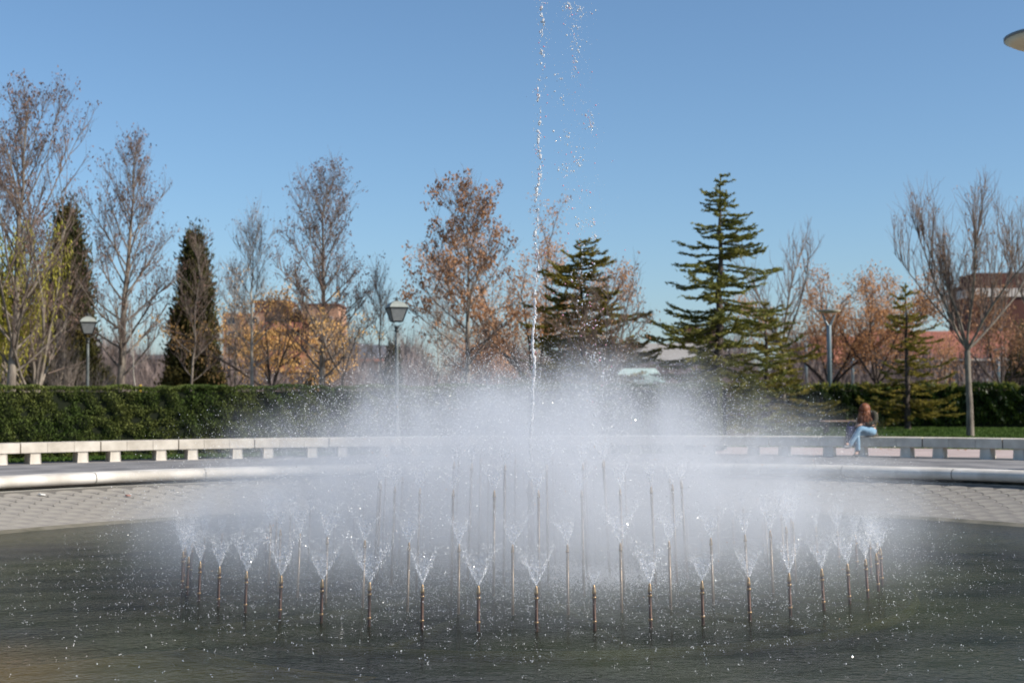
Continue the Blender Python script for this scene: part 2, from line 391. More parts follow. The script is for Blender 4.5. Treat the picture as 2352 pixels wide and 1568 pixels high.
# ------------------------------------------------------------------ water
def water_mat():
    m = bpy.data.materials.new('pool_water'); m.use_nodes = True; n = m.node_tree; n.nodes.clear()
    o = n.nodes.new('ShaderNodeOutputMaterial'); L = n.links.new
    tc = n.nodes.new('ShaderNodeTexCoord')
    sp = n.nodes.new('ShaderNodeVectorMath'); sp.operation = 'LENGTH'; L(tc.outputs['Object'], sp.inputs[0])
    rad = n.nodes.new('ShaderNodeMapRange'); rad.inputs[1].default_value = 4.6; rad.inputs[2].default_value = 8.6; rad.inputs[3].default_value = 1; rad.inputs[4].default_value = .26
    rad.interpolation_type = 'SMOOTHSTEP'; L(sp.outputs['Value'], rad.inputs[0])
    n1 = n.nodes.new('ShaderNodeTexNoise'); n1.inputs['Scale'].default_value = 11; n1.inputs['Detail'].default_value = 5; n1.inputs['Roughness'].default_value = .62
    n2 = n.nodes.new('ShaderNodeTexVoronoi'); n2.inputs['Scale'].default_value = 17; n2.feature = 'SMOOTH_F1'
    n3 = n.nodes.new('ShaderNodeTexNoise'); n3.inputs['Scale'].default_value = 2.2; n3.inputs['Detail'].default_value = 3
    for q in (n1, n2, n3): L(tc.outputs['Object'], q.inputs['Vector'])
    a = n.nodes.new('ShaderNodeMath'); a.operation = 'MULTIPLY_ADD'; L(n2.outputs['Distance'], a.inputs[0]); a.inputs[1].default_value = .55; L(n1.outputs[0], a.inputs[2])
    b = n.nodes.new('ShaderNodeMath'); b.operation = 'MULTIPLY_ADD'; L(n3.outputs[0], b.inputs[0]); b.inputs[1].default_value = .55; L(a.outputs[0], b.inputs[2])
    bu = n.nodes.new('ShaderNodeBump'); bu.inputs['Distance'].default_value = .050; L(b.outputs[0], bu.inputs['Height']); L(rad.outputs[0], bu.inputs['Strength'])
    gl = n.nodes.new('ShaderNodeBsdfGlossy'); gl.inputs['Roughness'].default_value = .07; L(bu.outputs[0], gl.inputs['Normal'])
    tr = n.nodes.new('ShaderNodeBsdfTransparent'); tr.inputs[0].default_value = (.50, .60, .50, 1)
    df = n.nodes.new('ShaderNodeBsdfDiffuse')
    n4 = n.nodes.new('ShaderNodeTexNoise'); n4.inputs['Scale'].default_value = .38; n4.inputs['Detail'].default_value = 3; L(tc.outputs['Object'], n4.inputs['Vector'])
    rp = n.nodes.new('ShaderNodeValToRGB'); rp.color_ramp.elements[0].position = .38; rp.color_ramp.elements[1].position = .62
    rp.color_ramp.elements[0].color = (.030, .036, .026, 1); rp.color_ramp.elements[1].color = (.085, .098, .034, 1); L(n4.outputs[0], rp.inputs[0])
    # ochre reflection painted into the water colour, near left part of the pool
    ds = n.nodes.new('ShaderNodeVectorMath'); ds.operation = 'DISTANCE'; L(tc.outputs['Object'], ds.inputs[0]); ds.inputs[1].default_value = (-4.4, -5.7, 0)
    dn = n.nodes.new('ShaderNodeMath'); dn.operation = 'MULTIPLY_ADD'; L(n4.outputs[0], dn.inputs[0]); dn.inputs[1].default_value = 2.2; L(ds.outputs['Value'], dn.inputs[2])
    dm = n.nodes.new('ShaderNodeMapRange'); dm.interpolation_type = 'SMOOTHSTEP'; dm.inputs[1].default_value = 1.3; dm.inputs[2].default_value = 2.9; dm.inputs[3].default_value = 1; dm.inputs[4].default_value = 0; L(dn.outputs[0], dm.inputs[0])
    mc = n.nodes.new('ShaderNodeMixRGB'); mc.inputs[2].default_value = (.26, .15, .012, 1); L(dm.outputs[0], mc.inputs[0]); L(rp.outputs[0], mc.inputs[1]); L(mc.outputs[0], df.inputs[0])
    body = n.nodes.new('ShaderNodeMixShader'); body.inputs[0].default_value = .35; L(tr.outputs[0], body.inputs[1]); L(df.outputs[0], body.inputs[2])
    fr = n.nodes.new('ShaderNodeFresnel'); fr.inputs[0].default_value = 1.33; L(bu.outputs[0], fr.inputs['Normal'])
    fm = n.nodes.new('ShaderNodeMath'); fm.operation = 'MULTIPLY'; fq = n.nodes.new('ShaderNodeMapRange'); fq.inputs[1].default_value = .1; fq.inputs[2].default_value = 1; fq.inputs[3].default_value = 1.0; fq.inputs[4].default_value = .66; L(rad.outputs[0], fq.inputs[0]); L(fq.outputs[0], fm.inputs[1]); L(fr.outputs[0], fm.inputs[0])
    mx = n.nodes.new('ShaderNodeMixShader'); L(fm.outputs[0], mx.inputs[0]); L(body.outputs[0], mx.inputs[1]); L(gl.outputs[0], mx.inputs[2]); L(mx.outputs[0], o.inputs[0])
    return m
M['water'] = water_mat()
nA, nR = 180, 60
V = [(0, 0, 0)]
for i in range(1, nR + 1):
    r = 9.35 * i / nR
    for j in range(nA):
        t = 2 * math.pi * j / nA; x, y = r * math.cos(t), r * math.sin(t)
        e = max(.0, min(1, (8.9 - r) / 3))
        z = e * .16 * (.008 * math.sin(x * 5.1 + y * 3.3) + .008 * math.sin(y * 7.7 - x * 2.1 + 1))
        V.append((x, y, z))
Q = [(1 + i * nA + j, 1 + (i + 1) * nA + j, 1 + (i + 1) * nA + (j + 1) % nA, 1 + i * nA + (j + 1) % nA) for i in range(nR - 1) for j in range(nA)]
me = bpy.data.meshes.new('water'); me.from_pydata(V, [], [tuple(q) for q in Q] + [(0, 1 + j, 1 + (j + 1) % nA) for j in range(nA)]); me.update()
me.polygons.foreach_set('use_smooth', np.ones(len(me.polygons), bool))
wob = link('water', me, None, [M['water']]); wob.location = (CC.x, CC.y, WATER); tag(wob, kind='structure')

# submerged feed pipes
feed = thing('feed_pipe', 'yellowish algae-covered ring pipe lying under the water around the nozzles', 'pipe', (CC.x, CC.y, -.74))
tb = Tubes(); t = np.linspace(0, 2 * math.pi, 121)
tb.add(np.stack([4.16 * np.cos(t), 4.16 * np.sin(t), 0 * t], 1), np.full(121, .05), 8); tb.build('ring_pipe', [M['algae']], feed)
for k in range(12):
    tb = Tubes(); a = k * math.pi / 6 + .2
    tb.add([(1.2 * math.cos(a), 1.2 * math.sin(a), 0), (4.1 * math.cos(a), 4.1 * math.sin(a), 0)], [.04, .04], 6); tb.build('spoke_pipe', [M['algae']], feed)

# ------------------------------------------------------------------ fountain nozzles
def pipe_mesh(kind, h, r):
    """returns the meshes of pipe, tip and collars, base at water level"""
    out = {}
    bm = bmesh.new(); lathe(bm, [(r, -.35), (r, h - .075)], 10); out['pipe'] = bm
    bm = bmesh.new(); lathe(bm, [(r * .95, h - .075), (r * 1.22, h - .072), (r * 1.22, h - .055), (r * 1.0, h - .045), (r * .85, h - .02), (r * .42, h), (r * .30, h + .003)], 10); out['nozzle_tip'] = bm
    if kind == 'brown':
        for nm_, z in (('c1', h - .105), ('c2', .075)):
            bm = bmesh.new(); lathe(bm, [(r * 1.02, z - .010), (r * 1.32, z - .008), (r * 1.32, z + .008), (r * 1.02, z + .010)], 10); out[nm_] = bm
    return out
def tomesh(bm, name, m):
    me = bpy.data.meshes.new(name); bmesh.ops.recalc_face_normals(bm, faces=bm.faces); bm.to_mesh(me); bm.free(); me.materials.append(m)
    me.polygons.foreach_set('use_smooth', np.ones(len(me.polygons), bool)); return me
# spray fan above a nozzle: a ragged wedge of drops with denser edges, several variants
def spray_variant(seed, hgt, N, ang=27):
    g = np.random.default_rng(seed)
    s = g.random(N) ** .75 * hgt
    e = np.where(g.random(N) < .55, np.sign(g.random(N) - .5) * g.normal(1, .10, N), g.uniform(-1, 1, N))
    leanx = g.uniform(-.12, .12)
    x = s * (np.tan(R(ang)) * e * g.uniform(.9, 1.05, N) + leanx); y = s * g.normal(0, .16, N)
    P = np.stack([x, y, s], 1) + g.normal(0, .004, (N, 3)) * (1 + s[:, None] * 3)
    rr = g.uniform(.0022, .0050, N) * (1.1 - s / hgt * .35); V, Fq = tetras(P, rr, g, g.uniform(1, 2.4, N))
    me = bpy.data.meshes.new('water_spray'); me.from_pydata(V.tolist(), [], Fq.tolist()); me.update(); me.materials.append(M['drop'])
    # veil: thin hollow wedge of foamy water
    hv = hgt * .78; vv, ff = [], []; K = 14
    for i in range(7):
        z = hv * i / 6
        for k in range(K):
            t = 2 * math.pi * k / K
            vv.append((z * (math.tan(R(ang)) * math.cos(t) + leanx) + .005 * math.cos(t) + g.normal(0, .004 * i), .25 * z * math.sin(t) + .005 * math.sin(t), z + g.normal(0, .01) * (i > 3)))
    for i in range(6):
        for k in range(K): ff.append((i * K + k, i * K + (k + 1) % K, (i + 1) * K + (k + 1) % K, (i + 1) * K + k))
    mv = bpy.data.meshes.new('spray_veil'); mv.from_pydata(vv, [], ff); mv.update(); mv.materials.append(M['veil'])
    mv.polygons.foreach_set('use_smooth', np.ones(len(mv.polygons), bool))
    return me, mv
SPR = [spray_variant(50 + i, .36 + .05 * (i % 3), 620, 22 + 4 * (i % 3)) for i in range(6)]
ORD = ['first', 'second', 'third', 'fourth', 'fifth', 'sixth', 'seventh', 'eighth', 'ninth', 'tenth', 'eleventh', 'twelfth', 'thirteenth', 'fourteenth',
       'fifteenth', 'sixteenth', 'seventeenth', 'eighteenth', 'nineteenth', 'twentieth', 'twenty-first', 'twenty-second', 'twenty-third', 'twenty-fourth', 'twenty-fifth']
def nozzle_ring(desc, ringname, kind, n, r, h, pr, ph, mp):
    bms = pipe_mesh(kind, h, pr); mesh = {k: tomesh(b, 'collar' if k[0] == 'c' else k, mp if k == 'pipe' else M['brass'] if kind == 'brown' or k != 'pipe' else mp) for k, b in bms.items()}
    items = []
    for k in range(n):
        th = 360 / n * k + ph
        th = (th + 180) % 360 - 180
        items.append(th)
    front = sorted([t for t in items if abs(t) < 89.9], key=lambda t: math.sin(R(t)) * r / (16.1 - r * math.cos(R(t))))
    for th in items:
        x, y = CC.x + r * math.sin(R(th)), CC.y - r * math.cos(R(th))
        if abs(th) < 89.9:
            lab = '%s, %s from left in near half of %s' % (desc, ORD[front.index(th)], ringname)
        elif abs(th) < 128:
            side = sorted([abs(q) for q in items if 89.9 <= abs(q) < 128 and (q > 0) == (th > 0)])
            lab = '%s, %s behind the %s end of %s' % (desc, ORD[side.index(abs(th))], 'right' if th > 0 else 'left', ringname)
        else: lab = '%s in the misty far side of %s' % (desc, ringname)
        o = thing('fountain_nozzle', lab, 'fountain nozzle', (x, y, WATER), 0, 'nozzle pipes of the %s' % ringname)
        lean = R(2.6 + random.uniform(-.6, .6))
        o.rotation_euler = (-lean * math.cos(R(th)) * 1.0, -lean * math.sin(R(th)), 0)
        for k, me_ in mesh.items():
            c = bpy.data.objects.new('collar' if k[0] == 'c' else k, me_); c.parent = o; COL.objects.link(c)
        a, b = random.choice(SPR); sc = random.uniform(.8, 1.15) * (.95 if kind == 'brown' else .8)
        if kind == 'brown' and abs(th - 7.5) < .1: sc *= .5
        for nm_, me_ in (('water_spray', a), ('spray_veil', b)):
            c = bpy.data.objects.new(nm_, me_); c.parent = o; c.location = (0, 0, h); c.scale = (sc * random.choice((-1, 1)) if False else sc, sc, sc)
            c.rotation_euler = (0, R(random.uniform(-4, 4)), R(th * .6 + random.uniform(-25, 25))); COL.objects.link(c); tag(c, kind='stuff')
nozzle_ring('short dark brown pipe', 'outer nozzle ring', 'brown', 48, 3.83, .385, .0155, 0, M['copper'])
nozzle_ring('medium-height pale pipe', 'second nozzle ring', 'plain', 36, 2.93, .64, .0135, 6.0, M['pipe2'])
nozzle_ring('tall thin pale pipe', 'third nozzle ring', 'plain', 24, 1.76, 1.06, .0135, 2.0, M['pipe2'])
nozzle_ring('tallest slender grey pipe', 'innermost nozzle ring', 'plain', 12, .92, 1.28, .0145, 11, M['pipe2'])
o = thing('central_nozzle', 'thick central nozzle pipe throwing the tall single jet', 'fountain nozzle', (CC.x, CC.y, WATER))
bm = bmesh.new(); lathe(bm, [(.035, -.3), (.035, .9), (.05, .91), (.05, .95), (.03, 1.0), (.015, 1.08)], 14); bmobj('pipe', bm, [M['pipe2']], o, True)

# tall jet: solid stream below, breaking into lumps above
def lumps(P, rad, name, m, seed, tilt=1.0, elong=1.5):
    g = np.random.default_rng(seed)
    bm = bmesh.new(); bmesh.ops.create_icosphere(bm, subdivisions=1, radius=1); base = np.array([v.co[:] for v in bm.verts]); tri = np.array([[v.index for v in f.verts] for f in bm.faces]); bm.free()
    N = len(P); sc = rad[:, None] * np.stack([g.uniform(.6, 1.2, N), g.uniform(.6, 1.2, N), g.uniform(.8, elong, N)], 1)
    V = base[None] * sc[:, None, :] * g.uniform(.75, 1.25, (N, len(base), 1)) + P[:, None, :]
    Fq = tri[None] + (np.arange(N) * len(base))[:, None, None]
    return npmesh(name, V.reshape(-1, 3), Fq.reshape(-1, 3), [m], None, True)
g = np.random.default_rng(21)
def jetx(z): return (z - .5) * .031 + (.012 * math.sin(z * 5) + .01 * math.sin(z * 11 + 1)) * min(1, max(0, z / 2))
Pj, Rj = [], []
z = WATER + 1.05
while z < 6.6:
    br = min(1, max(0, (z - 2.0) / 2.4))
    Pj.append((CC.x + jetx(z) + g.normal(0, .004 + .010 * br), CC.y + g.normal(0, .01), z)); Rj.append(g.uniform(.014, .020) if br < .15 else g.uniform(.006, .020 + .010 * (g.random() < .25)))
    z += g.uniform(.008, .02) if br < .2 else g.exponential(.012 + .022 * br)
    if br > .5 and g.random() < .06: z += g.uniform(.02, .11)
for _ in range(420):
    z = g.uniform(1.5, 6.5); Pj.append((CC.x + jetx(z) + g.normal(0, .035 + .02 * (z > 3.5)), CC.y + g.normal(0, .05), z)); Rj.append(g.uniform(.002, .006))
tag(lumps(np.array(Pj), np.array(Rj), 'water_jet', M['jet'], 22, elong=2.2), 'tall thin jet of water breaking into lumps against the sky', 'water jet', kind='stuff')
# water of the same jet falling back to the right of it
Pf, Rf = [], []
anchors = [(1318, 8, 30, 14), (1335, 20, 24, 9), (1310, 5, 22, 8), (1322, 60, 16, 14), (1330, 95, 14, 16), (1322, 150, 6, 20), (1352, 268, 14, 22), (1362, 285, 8, 10), (1330, 350, 20, 18), (1328, 372, 10, 6), (1300, 385, 18, 12),
           (1325, 470, 26, 22), (1355, 510, 14, 8), (1365, 542, 10, 6), (1330, 520, 14, 12), (1345, 600, 26, 24), (1330, 640, 22, 16), (1350, 690, 26, 20), (1365, 730, 22, 16), (1340, 745, 18, 12),
           (1372, 815, 22, 16), (1355, 835, 22, 12), (1385, 855, 20, 18), (1365, 900, 30, 18), (1395, 930, 30, 22), (1290, 200, 20, 30), (1300, 310, 16, 30), (1385, 860, 16, 14)]
for (px, py, sx, sy) in anchors:
    n = int(g.uniform(16, 34))
    for _ in range(n):
        qx, qy = px + g.normal(0, sx * .6), py + g.normal(0, sy * .8)
        D = 16.1 + g.normal(0, .25); Pf.append((gx(qx, D), D, gz(qx, qy, D))); Rf.append(g.choice([g.uniform(.003, .007), g.uniform(.007, .015)], p=[.7, .3]))
for _ in range(1100):
    qy = g.uniform(0, 930); qx = 1325 + qy * .035 + g.normal(0, 22 + qy * .03); D = 16.1 + g.normal(0, .35)
    Pf.append((gx(qx, D), D, gz(qx, qy, D))); Rf.append(g.uniform(.0015, .0045))
tag(lumps(np.array(Pf), np.array(Rf), 'falling_water', M['jet'], 23, elong=1.2), 'scattered clusters of drops falling back beside the tall jet', 'water drops', kind='stuff')
# coloured glints: tint of dispersed light put into the drop colour
k = 90; idx = g.choice(len(Pf), k, replace=False); P2 = np.array(Pf)[idx] + g.normal(0, .01, (k, 3))
idx2 = g.choice(len(Pj), 60, replace=False); P2 = np.concatenate([P2, np.array(Pj)[idx2]]); 
tag(lumps(P2, g.uniform(.005, .010, len(P2)), 'glinting_drops', M['pink'], 24, elong=1.1), 'pinkish glinting drops scattered through jet and falling water', 'water drops', kind='stuff')

# fine drops filling the mist, and splashes on the water
def dome_top(r): return 2.45 - .068 * r * r
g = np.random.default_rng(31)
N = 330000
x = g.normal(0, 2.2, N); y = g.normal(0, 2.2, N); r = np.hypot(x, y); z = g.uniform(.05, 2.9, N)
top = dome_top(r); keep = (r < 4.7) & (z < top + .35 * g.normal(0, .6, N)) & (g.random(N) < np.clip((z + .25) / .9, .25, 1)) 
P = np.stack([x, y, z], 1)[keep][:125000] + np.array([CC.x, CC.y, WATER])
rr = .0026 + .0042 * g.random(len(P)) ** 4; V, Fq = tetras(P, rr, g)
tag(npmesh('mist_drops', V, Fq, [M['drop']]), 'fine sparkling drops drifting through the dome of mist', 'water drops', kind='stuff')
k = 260; P2 = P[g.choice(len(P), k, replace=False)]; V, Fq = octas(P2, g.uniform(.003, .006, k), g.uniform(.003, .006, k), g, 1.0)
tag(npmesh('orange_glint_drops', V, Fq, [M['orange']]), 'a few orange and red glinting drops among the mist', 'water drops', kind='stuff')  # orange glints of light painted as the colour of the drops
# splashes: small crowns of water on the surface
N = 12500; a = g.uniform(0, 2 * math.pi, N); r = np.abs(g.normal(0, 2.9, N)) + .4; ok = r < 8.3; a, r = a[ok], r[ok]
cx, cy = CC.x + r * np.cos(a), CC.y + r * np.sin(a)
ok = cy > 8.5; cx, cy = cx[ok], cy[ok]; n = len(cx)
PP = []; SR = []
for q in range(3):
    PP.append(np.stack([cx + g.normal(0, .009, n), cy + g.normal(0, .009, n), WATER + .006 + np.abs(g.normal(0, .013, n))], 1))
P = np.concatenate(PP); rr = .0013 + .0035 * g.random(len(P)) ** 2; V, Fq = tetras(P, rr, g, g.uniform(1.0, 2.5, len(P)))
tag(npmesh('water_splashes', V, Fq, [M['drop']]), 'countless tiny splashes where drops hit the dark pool', 'water splashes', kind='stuff')
# foam patch near centre-right of the pool
N = 5000; P = np.stack([CC.x + .85 + g.normal(0, .38, N), CC.y - .4 + g.normal(0, .5, N), WATER + .01 + np.abs(g.normal(0, .05, N))], 1)
rr = g.uniform(.003, .008, N); V, Fq = tetras(P, rr, g)
tag(npmesh('foam', V, Fq, [M['drop']]), 'white foam patch churning among the inner pipes', 'foam', kind='stuff')

# the mist itself
def mist_mat():
    m = bpy.data.materials.new('mist'); m.use_nodes = True; n = m.node_tree; n.nodes.clear(); L = n.links.new
    o = n.nodes.new('ShaderNodeOutputMaterial'); pv = n.nodes.new('ShaderNodeVolumePrincipled')
    pv.inputs['Color'].default_value = (.95, .965, 1.0, 1); pv.inputs['Anisotropy'].default_value = .15
    tc = n.nodes.new('ShaderNodeTexCoord'); sp = n.nodes.new('ShaderNodeSeparateXYZ'); L(tc.outputs['Object'], sp.inputs[0])
    def mth(op, a, b=None, c=None):
        q = n.nodes.new('ShaderNodeMath'); q.operation = op
        for i, v in enumerate((a, b, c)):
            if v is None: continue
            if isinstance(v, (int, float)): q.inputs[i].default_value = v
            else: L(v, q.inputs[i])
        return q.outputs[0]
    def mr(v, a, b, c, d, smooth=True):
        q = n.nodes.new('ShaderNodeMapRange'); q.interpolation_type = 'SMOOTHSTEP' if smooth else 'LINEAR'
        L(v, q.inputs[0]); 
        for i, t in enumerate((a, b, c, d)): q.inputs[i + 1].default_value = t
        return q.outputs[0]
    n1 = n.nodes.new('ShaderNodeTexNoise'); n1.inputs['Scale'].default_value = 1.1; n1.inputs['Detail'].default_value = 3; L(tc.outputs['Object'], n1.inputs['Vector'])
    mp = n.nodes.new('ShaderNodeMapping'); mp.inputs['Scale'].default_value = (3.4, 3.4, 1.0); mp.inputs['Rotation'].default_value = (.25, -.2, 0); L(tc.outputs['Object'], mp.inputs[0])
    n2 = n.nodes.new('ShaderNodeTexNoise'); n2.inputs['Scale'].default_value = 1.0; n2.inputs['Detail'].default_value = 3; L(mp.outputs[0], n2.inputs['Vector'])
    r2 = mth('ADD', mth('MULTIPLY', sp.outputs[0], sp.outputs[0]), mth('MULTIPLY', sp.outputs[1], sp.outputs[1]))
    r = mth('SQRT', r2); nz = mth('SUBTRACT', n1.outputs[0], .5)
    zt = mth('MULTIPLY_ADD', r2, -.068, 2.4)
    s = mth('ADD', mth('SUBTRACT', zt, sp.outputs[2]), mth('MULTIPLY', nz, 1.7))
    d = mr(s, -.3, 1.1, 0, 1)
    d = mth('MULTIPLY', d, mr(mth('MULTIPLY_ADD', nz, .9, r), 3.7, 5.0, 1, 0))
    d = mth('MULTIPLY', d, mr(sp.outputs[2], .0, .85, .14, 1))
    d = mth('MULTIPLY', d, mr(n1.outputs[0], .3, .7, .45, 1.55, False))
    d = mth('MULTIPLY', d, mr(n2.outputs[0], .32, .68, .25, 1.75, False))
    # denser over the central jets
    d = mth('MULTIPLY', d, mr(r, 0, 3.6, 1.5, .75))
    L(mth('MULTIPLY', d, MIST), pv.inputs['Density']); L(pv.outputs[0], o.inputs['Volume'])
    return m
MIST = .50
bm = bmesh.new(); lathe(bm, [(5.3, .03), (5.5, 1.4), (4.8, 2.3), (2.8, 2.95), (.8, 3.1)], 28)
o = bmobj('mist', bm, [mist_mat()]); o.location = (CC.x, CC.y, WATER)
tag(o, 'bluish white dome of fine mist hanging over the nozzles', 'mist', kind='stuff')

# ------------------------------------------------------------------ curved bench in sections
MOD = 72.2 / 13
sections = [k for k in range(-3, 16)]
gb = np.random.default_rng(5)
def bench_xform(r, a, z): return pol(r, a, z)
BR_I, BR_O = 17.85, 18.33
proto = {}
for si, k in enumerate(sections):
    a0 = -36.8 + MOD * k; mid = a0 + MOD / 2
    lx = gx
    o = thing('concrete_bench', 'x', 'bench', pol(18.1, mid, 0), R(-mid), 'sections of the curved concrete bench')
    vis = k + 2          # the section cut by the left edge of the photograph is k = -1
    if k <= 3: lab = 'pale sunlit concrete bench section, %s from the left end of the curved bench' % ORD[k + 3]
    elif k <= 8: lab = 'concrete bench section hidden in mist, %s after the sunlit left ones' % ORD[k - 4]
    else: lab = 'shaded grey concrete bench section, %s from the right end of the curved bench' % ORD[15 - k]
    if k == 11: lab = 'shaded concrete bench section the red-haired person sits on'
    o['label'] = lab
    if not proto:
        inv = Matrix.Translation(pol(18.1, mid, 0)) @ Matrix.Rotation(R(-mid), 4, 'Z'); inv.invert()
        for q in range(3):
            V, Qd = [], []; na = 4; gap = .06 if q in (0,) else .025
            pr = [(BR_I, .235), (BR_I - .006, .245), (BR_I - .006, .44), (BR_I + .02, .452), (BR_O - .02, .452), (BR_O, .44), (BR_O, .235)]
            for j in range(na):
                lo = a0 + MOD * q / 3 + (.045 if q == 0 else .012); hi = a0 + MOD * (q + 1) / 3 - (.045 if q == 2 else .012)
                a = lo + (hi - lo) * j / (na - 1)
                for r_, z_ in pr: V.append(inv @ Vector(pol(r_, a, z_)))
            nn = len(pr)
            for j in range(na - 1):
                for i in range(nn): Qd.append((j * nn + i, j * nn + (i + 1) % nn, (j + 1) * nn + (i + 1) % nn, (j + 1) * nn + i))
            me_ = bpy.data.meshes.new('seat_slab'); me_.from_pydata([tuple(v) for v in V], [], Qd + [tuple(range(nn)), tuple((na - 1) * nn + i for i in range(nn))[::-1]]); me_.update(); me_.materials.append(M['stone'])
            proto['s%d' % q] = (me_, None)
        bm = bmesh.new(); box(bm, -.105, .105, -.215, .20, 0, .235)
        for v in bm.verts:
            if v.co.z < .1: v.co.x *= 1.14; v.co.y *= 1.03
        bm.faces.ensure_lookup_table()
        ff = [f for f in bm.faces if f.calc_center_median().y < -.2]
        bmesh.ops.recalc_face_normals(bm, faces=bm.faces)
        r_ = bmesh.ops.inset_region(bm, faces=ff, thickness=.03, depth=-.012)
        proto['sup'] = tomesh(bm, 'support', M['stone']); proto['sup'].polygons.foreach_set('use_smooth', np.zeros(len(proto['sup'].polygons), bool))
    for q in range(3):
        c = bpy.data.objects.new('seat_slab', proto['s%d' % q][0]); c.parent = o; COL.objects.link(c)
    for fr in (.19, .78):
        da = (fr - .5) * MOD; c = bpy.data.objects.new('support', proto['sup']); c.parent = o
        # position in the section's own frame
        lp = (18.08 * math.sin(R(da)), 18.08 * math.cos(R(da)) - 18.1, 0)
        c.location = lp; c.rotation_euler = (0, 0, R(-da)); COL.objects.link(c)

# ------------------------------------------------------------------ hedges
def hedge_arc(name, label, r0, r1, a0, a1, h, N, seed):
    g = np.random.default_rng(seed); am = (a0 + a1) / 2; root = thing(name, label, 'hedge', pol((r0 + r1) / 2, am, 0)); off = np.array(root.location)
    na = int((a1 - a0) / 1.5) + 1; A = np.radians(np.linspace(a0, a1, na)); prof_ = [(r0 + .10, .02), (r0 + .10, h - .12), (r1 - .1, h - .12), (r1 - .1, .02)]
    V = [(CC.x + r * math.sin(a) - off[0], CC.y + r * math.cos(a) - off[1], z) for a in A for r, z in prof_]
    Qd = [(j * 4 + i, j * 4 + (i + 1) % 4, (j + 1) * 4 + (i + 1) % 4, (j + 1) * 4 + i) for j in range(na - 1) for i in range(4)]
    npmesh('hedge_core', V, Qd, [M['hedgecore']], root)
    f = g.random(N); side = f < .62
    a = np.radians(g.uniform(a0, a1, N)); z = np.where(side, g.uniform(.03, h, N), h); r = np.where(side, r0, g.uniform(r0, r1, N))
    # lumpy face: hollows and tufts
    lump = .10 * np.sin(a * 55 + 3 * np.sin(z * 4)) * np.sin(z * 4.3 + 4 * np.sin(a * 37)) + .05 * np.sin(a * 133 + 5 * np.sin(z * 3)) * np.sin(z * 9 + 3 * np.sin(a * 71)) + .04 * np.sin(a * 260 + z * 9) + g.normal(0, .022, N)
    r = np.where(side, r - lump * .9 + .03, r); z = np.where(side, z, z + lump * .35 + .02 * np.sin(a * 61)) 
    z = np.minimum(z, h + .04)
    P = np.stack([CC.x + r * np.sin(a), CC.y + r * np.cos(a), z], 1) - off
    n_ = np.stack([-np.sin(a), -np.cos(a), 0 * a], 1); n_[~side] = (0, 0, 1)
    U = n_ * g.uniform(.1, .9, N)[:, None] + unit(N, g) * .6 + np.array([0, 0, .55]); U /= np.linalg.norm(U, axis=1)[:, None]
    W = np.cross(U, unit(N, g)); W /= np.linalg.norm(W, axis=1)[:, None] + 1e-9
    V, Q = leaf_quads(P, U, W, g.uniform(.018, .05, N), g.uniform(.008, .018, N))
    tag(npmesh('hedge_leaves', V, Q, [M['hedge']], root), kind='stuff'); return root
hedge_arc('clipped_hedge', 'long dark green clipped hedge curving behind the pale bench', 20.25, 21.3, -58, 14.5, 1.66, 170000, 41)
def hedge_line(name, label, A, B, thick, h, N, seed, shoots):
    g = np.random.default_rng(seed); A = np.array(A, float); B = np.array(B, float); root = thing(name, label, 'hedge', tuple((A + B) / 2)); off = np.array(root.location)
    d = (B - A); Lh = np.linalg.norm(d); d /= Lh; nn = np.array([d[1], -d[0], 0])
    if nn[1] > 0: nn = -nn
    bm = bmesh.new(); box(bm, -Lh / 2, Lh / 2, -thick / 2 + .1, thick / 2 - .1, 0.02, h - .15)
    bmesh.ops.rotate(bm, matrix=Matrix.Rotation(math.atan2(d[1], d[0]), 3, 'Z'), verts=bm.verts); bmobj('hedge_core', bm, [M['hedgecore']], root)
    t = g.uniform(-Lh / 2, Lh / 2, N); f = g.random(N); side = f < .65; z = np.where(side, g.uniform(.15, h, N), h); s = np.where(side, thick / 2, g.uniform(-thick / 2, thick / 2, N))
    lump = .12 * np.sin(t * 4.1 + 2 * np.sin(z * 3)) * np.sin(z * 4 + 2 * np.sin(t * 1.7)) + .06 * np.sin(t * 9 + z * 7) + g.normal(0, .05, N)
    s = np.where(side, s + lump, s); z = np.where(side, z, z + lump * .8 + .05 * np.sin(t * 2.2))
    P = d[None] * t[:, None] + nn[None] * s[:, None] + np.array([0, 0, 1.0]) * z[:, None]
    U = nn[None] * g.uniform(.2, .9, N)[:, None] + unit(N, g) * .5 + np.array([0, 0, .6]); U /= np.linalg.norm(U, axis=1)[:, None]
    W = np.cross(U, unit(N, g)); W /= np.linalg.norm(W, axis=1)[:, None] + 1e-9
    V, Q = leaf_quads(P, U, W, g.uniform(.05, .10, N), g.uniform(.02, .035, N)); tag(npmesh('hedge_leaves', V, Q, [M['laurel']], root), kind='stuff')
    # pale upright shoots along the top
    n = shoots; t = g.uniform(-Lh / 2, Lh / 2, n); t = t[g.random(n) < .45 + .5 * np.sin(t * 1.3) ** 2]; n = len(t); VV, QQ, c = [], [], 0
    k = 8; tt = np.repeat(t, k); s = np.repeat(g.uniform(-thick / 2, thick / 2 + .1, n), k); zb = np.repeat(g.uniform(.05, .38, n), k); N2 = len(tt)
    P = d[None] * (tt + g.normal(0, .03, N2))[:, None] + nn[None] * s[:, None] + np.array([0, 0, 1.0]) * (h - .12 + zb * g.uniform(0, 1, N2))[:, None]
    U = unit(N2, g) * .45 + np.array([0, 0, 1.0]); U /= np.linalg.norm(U, axis=1)[:, None]; W = np.cross(U, unit(N2, g)); W /= np.linalg.norm(W, axis=1)[:, None]
    V, Q = leaf_quads(P, U, W, g.uniform(.05, .09, N2), g.uniform(.018, .03, N2)); tag(npmesh('pale_shoots', V, Q, [M['laurely']], root), kind='stuff')
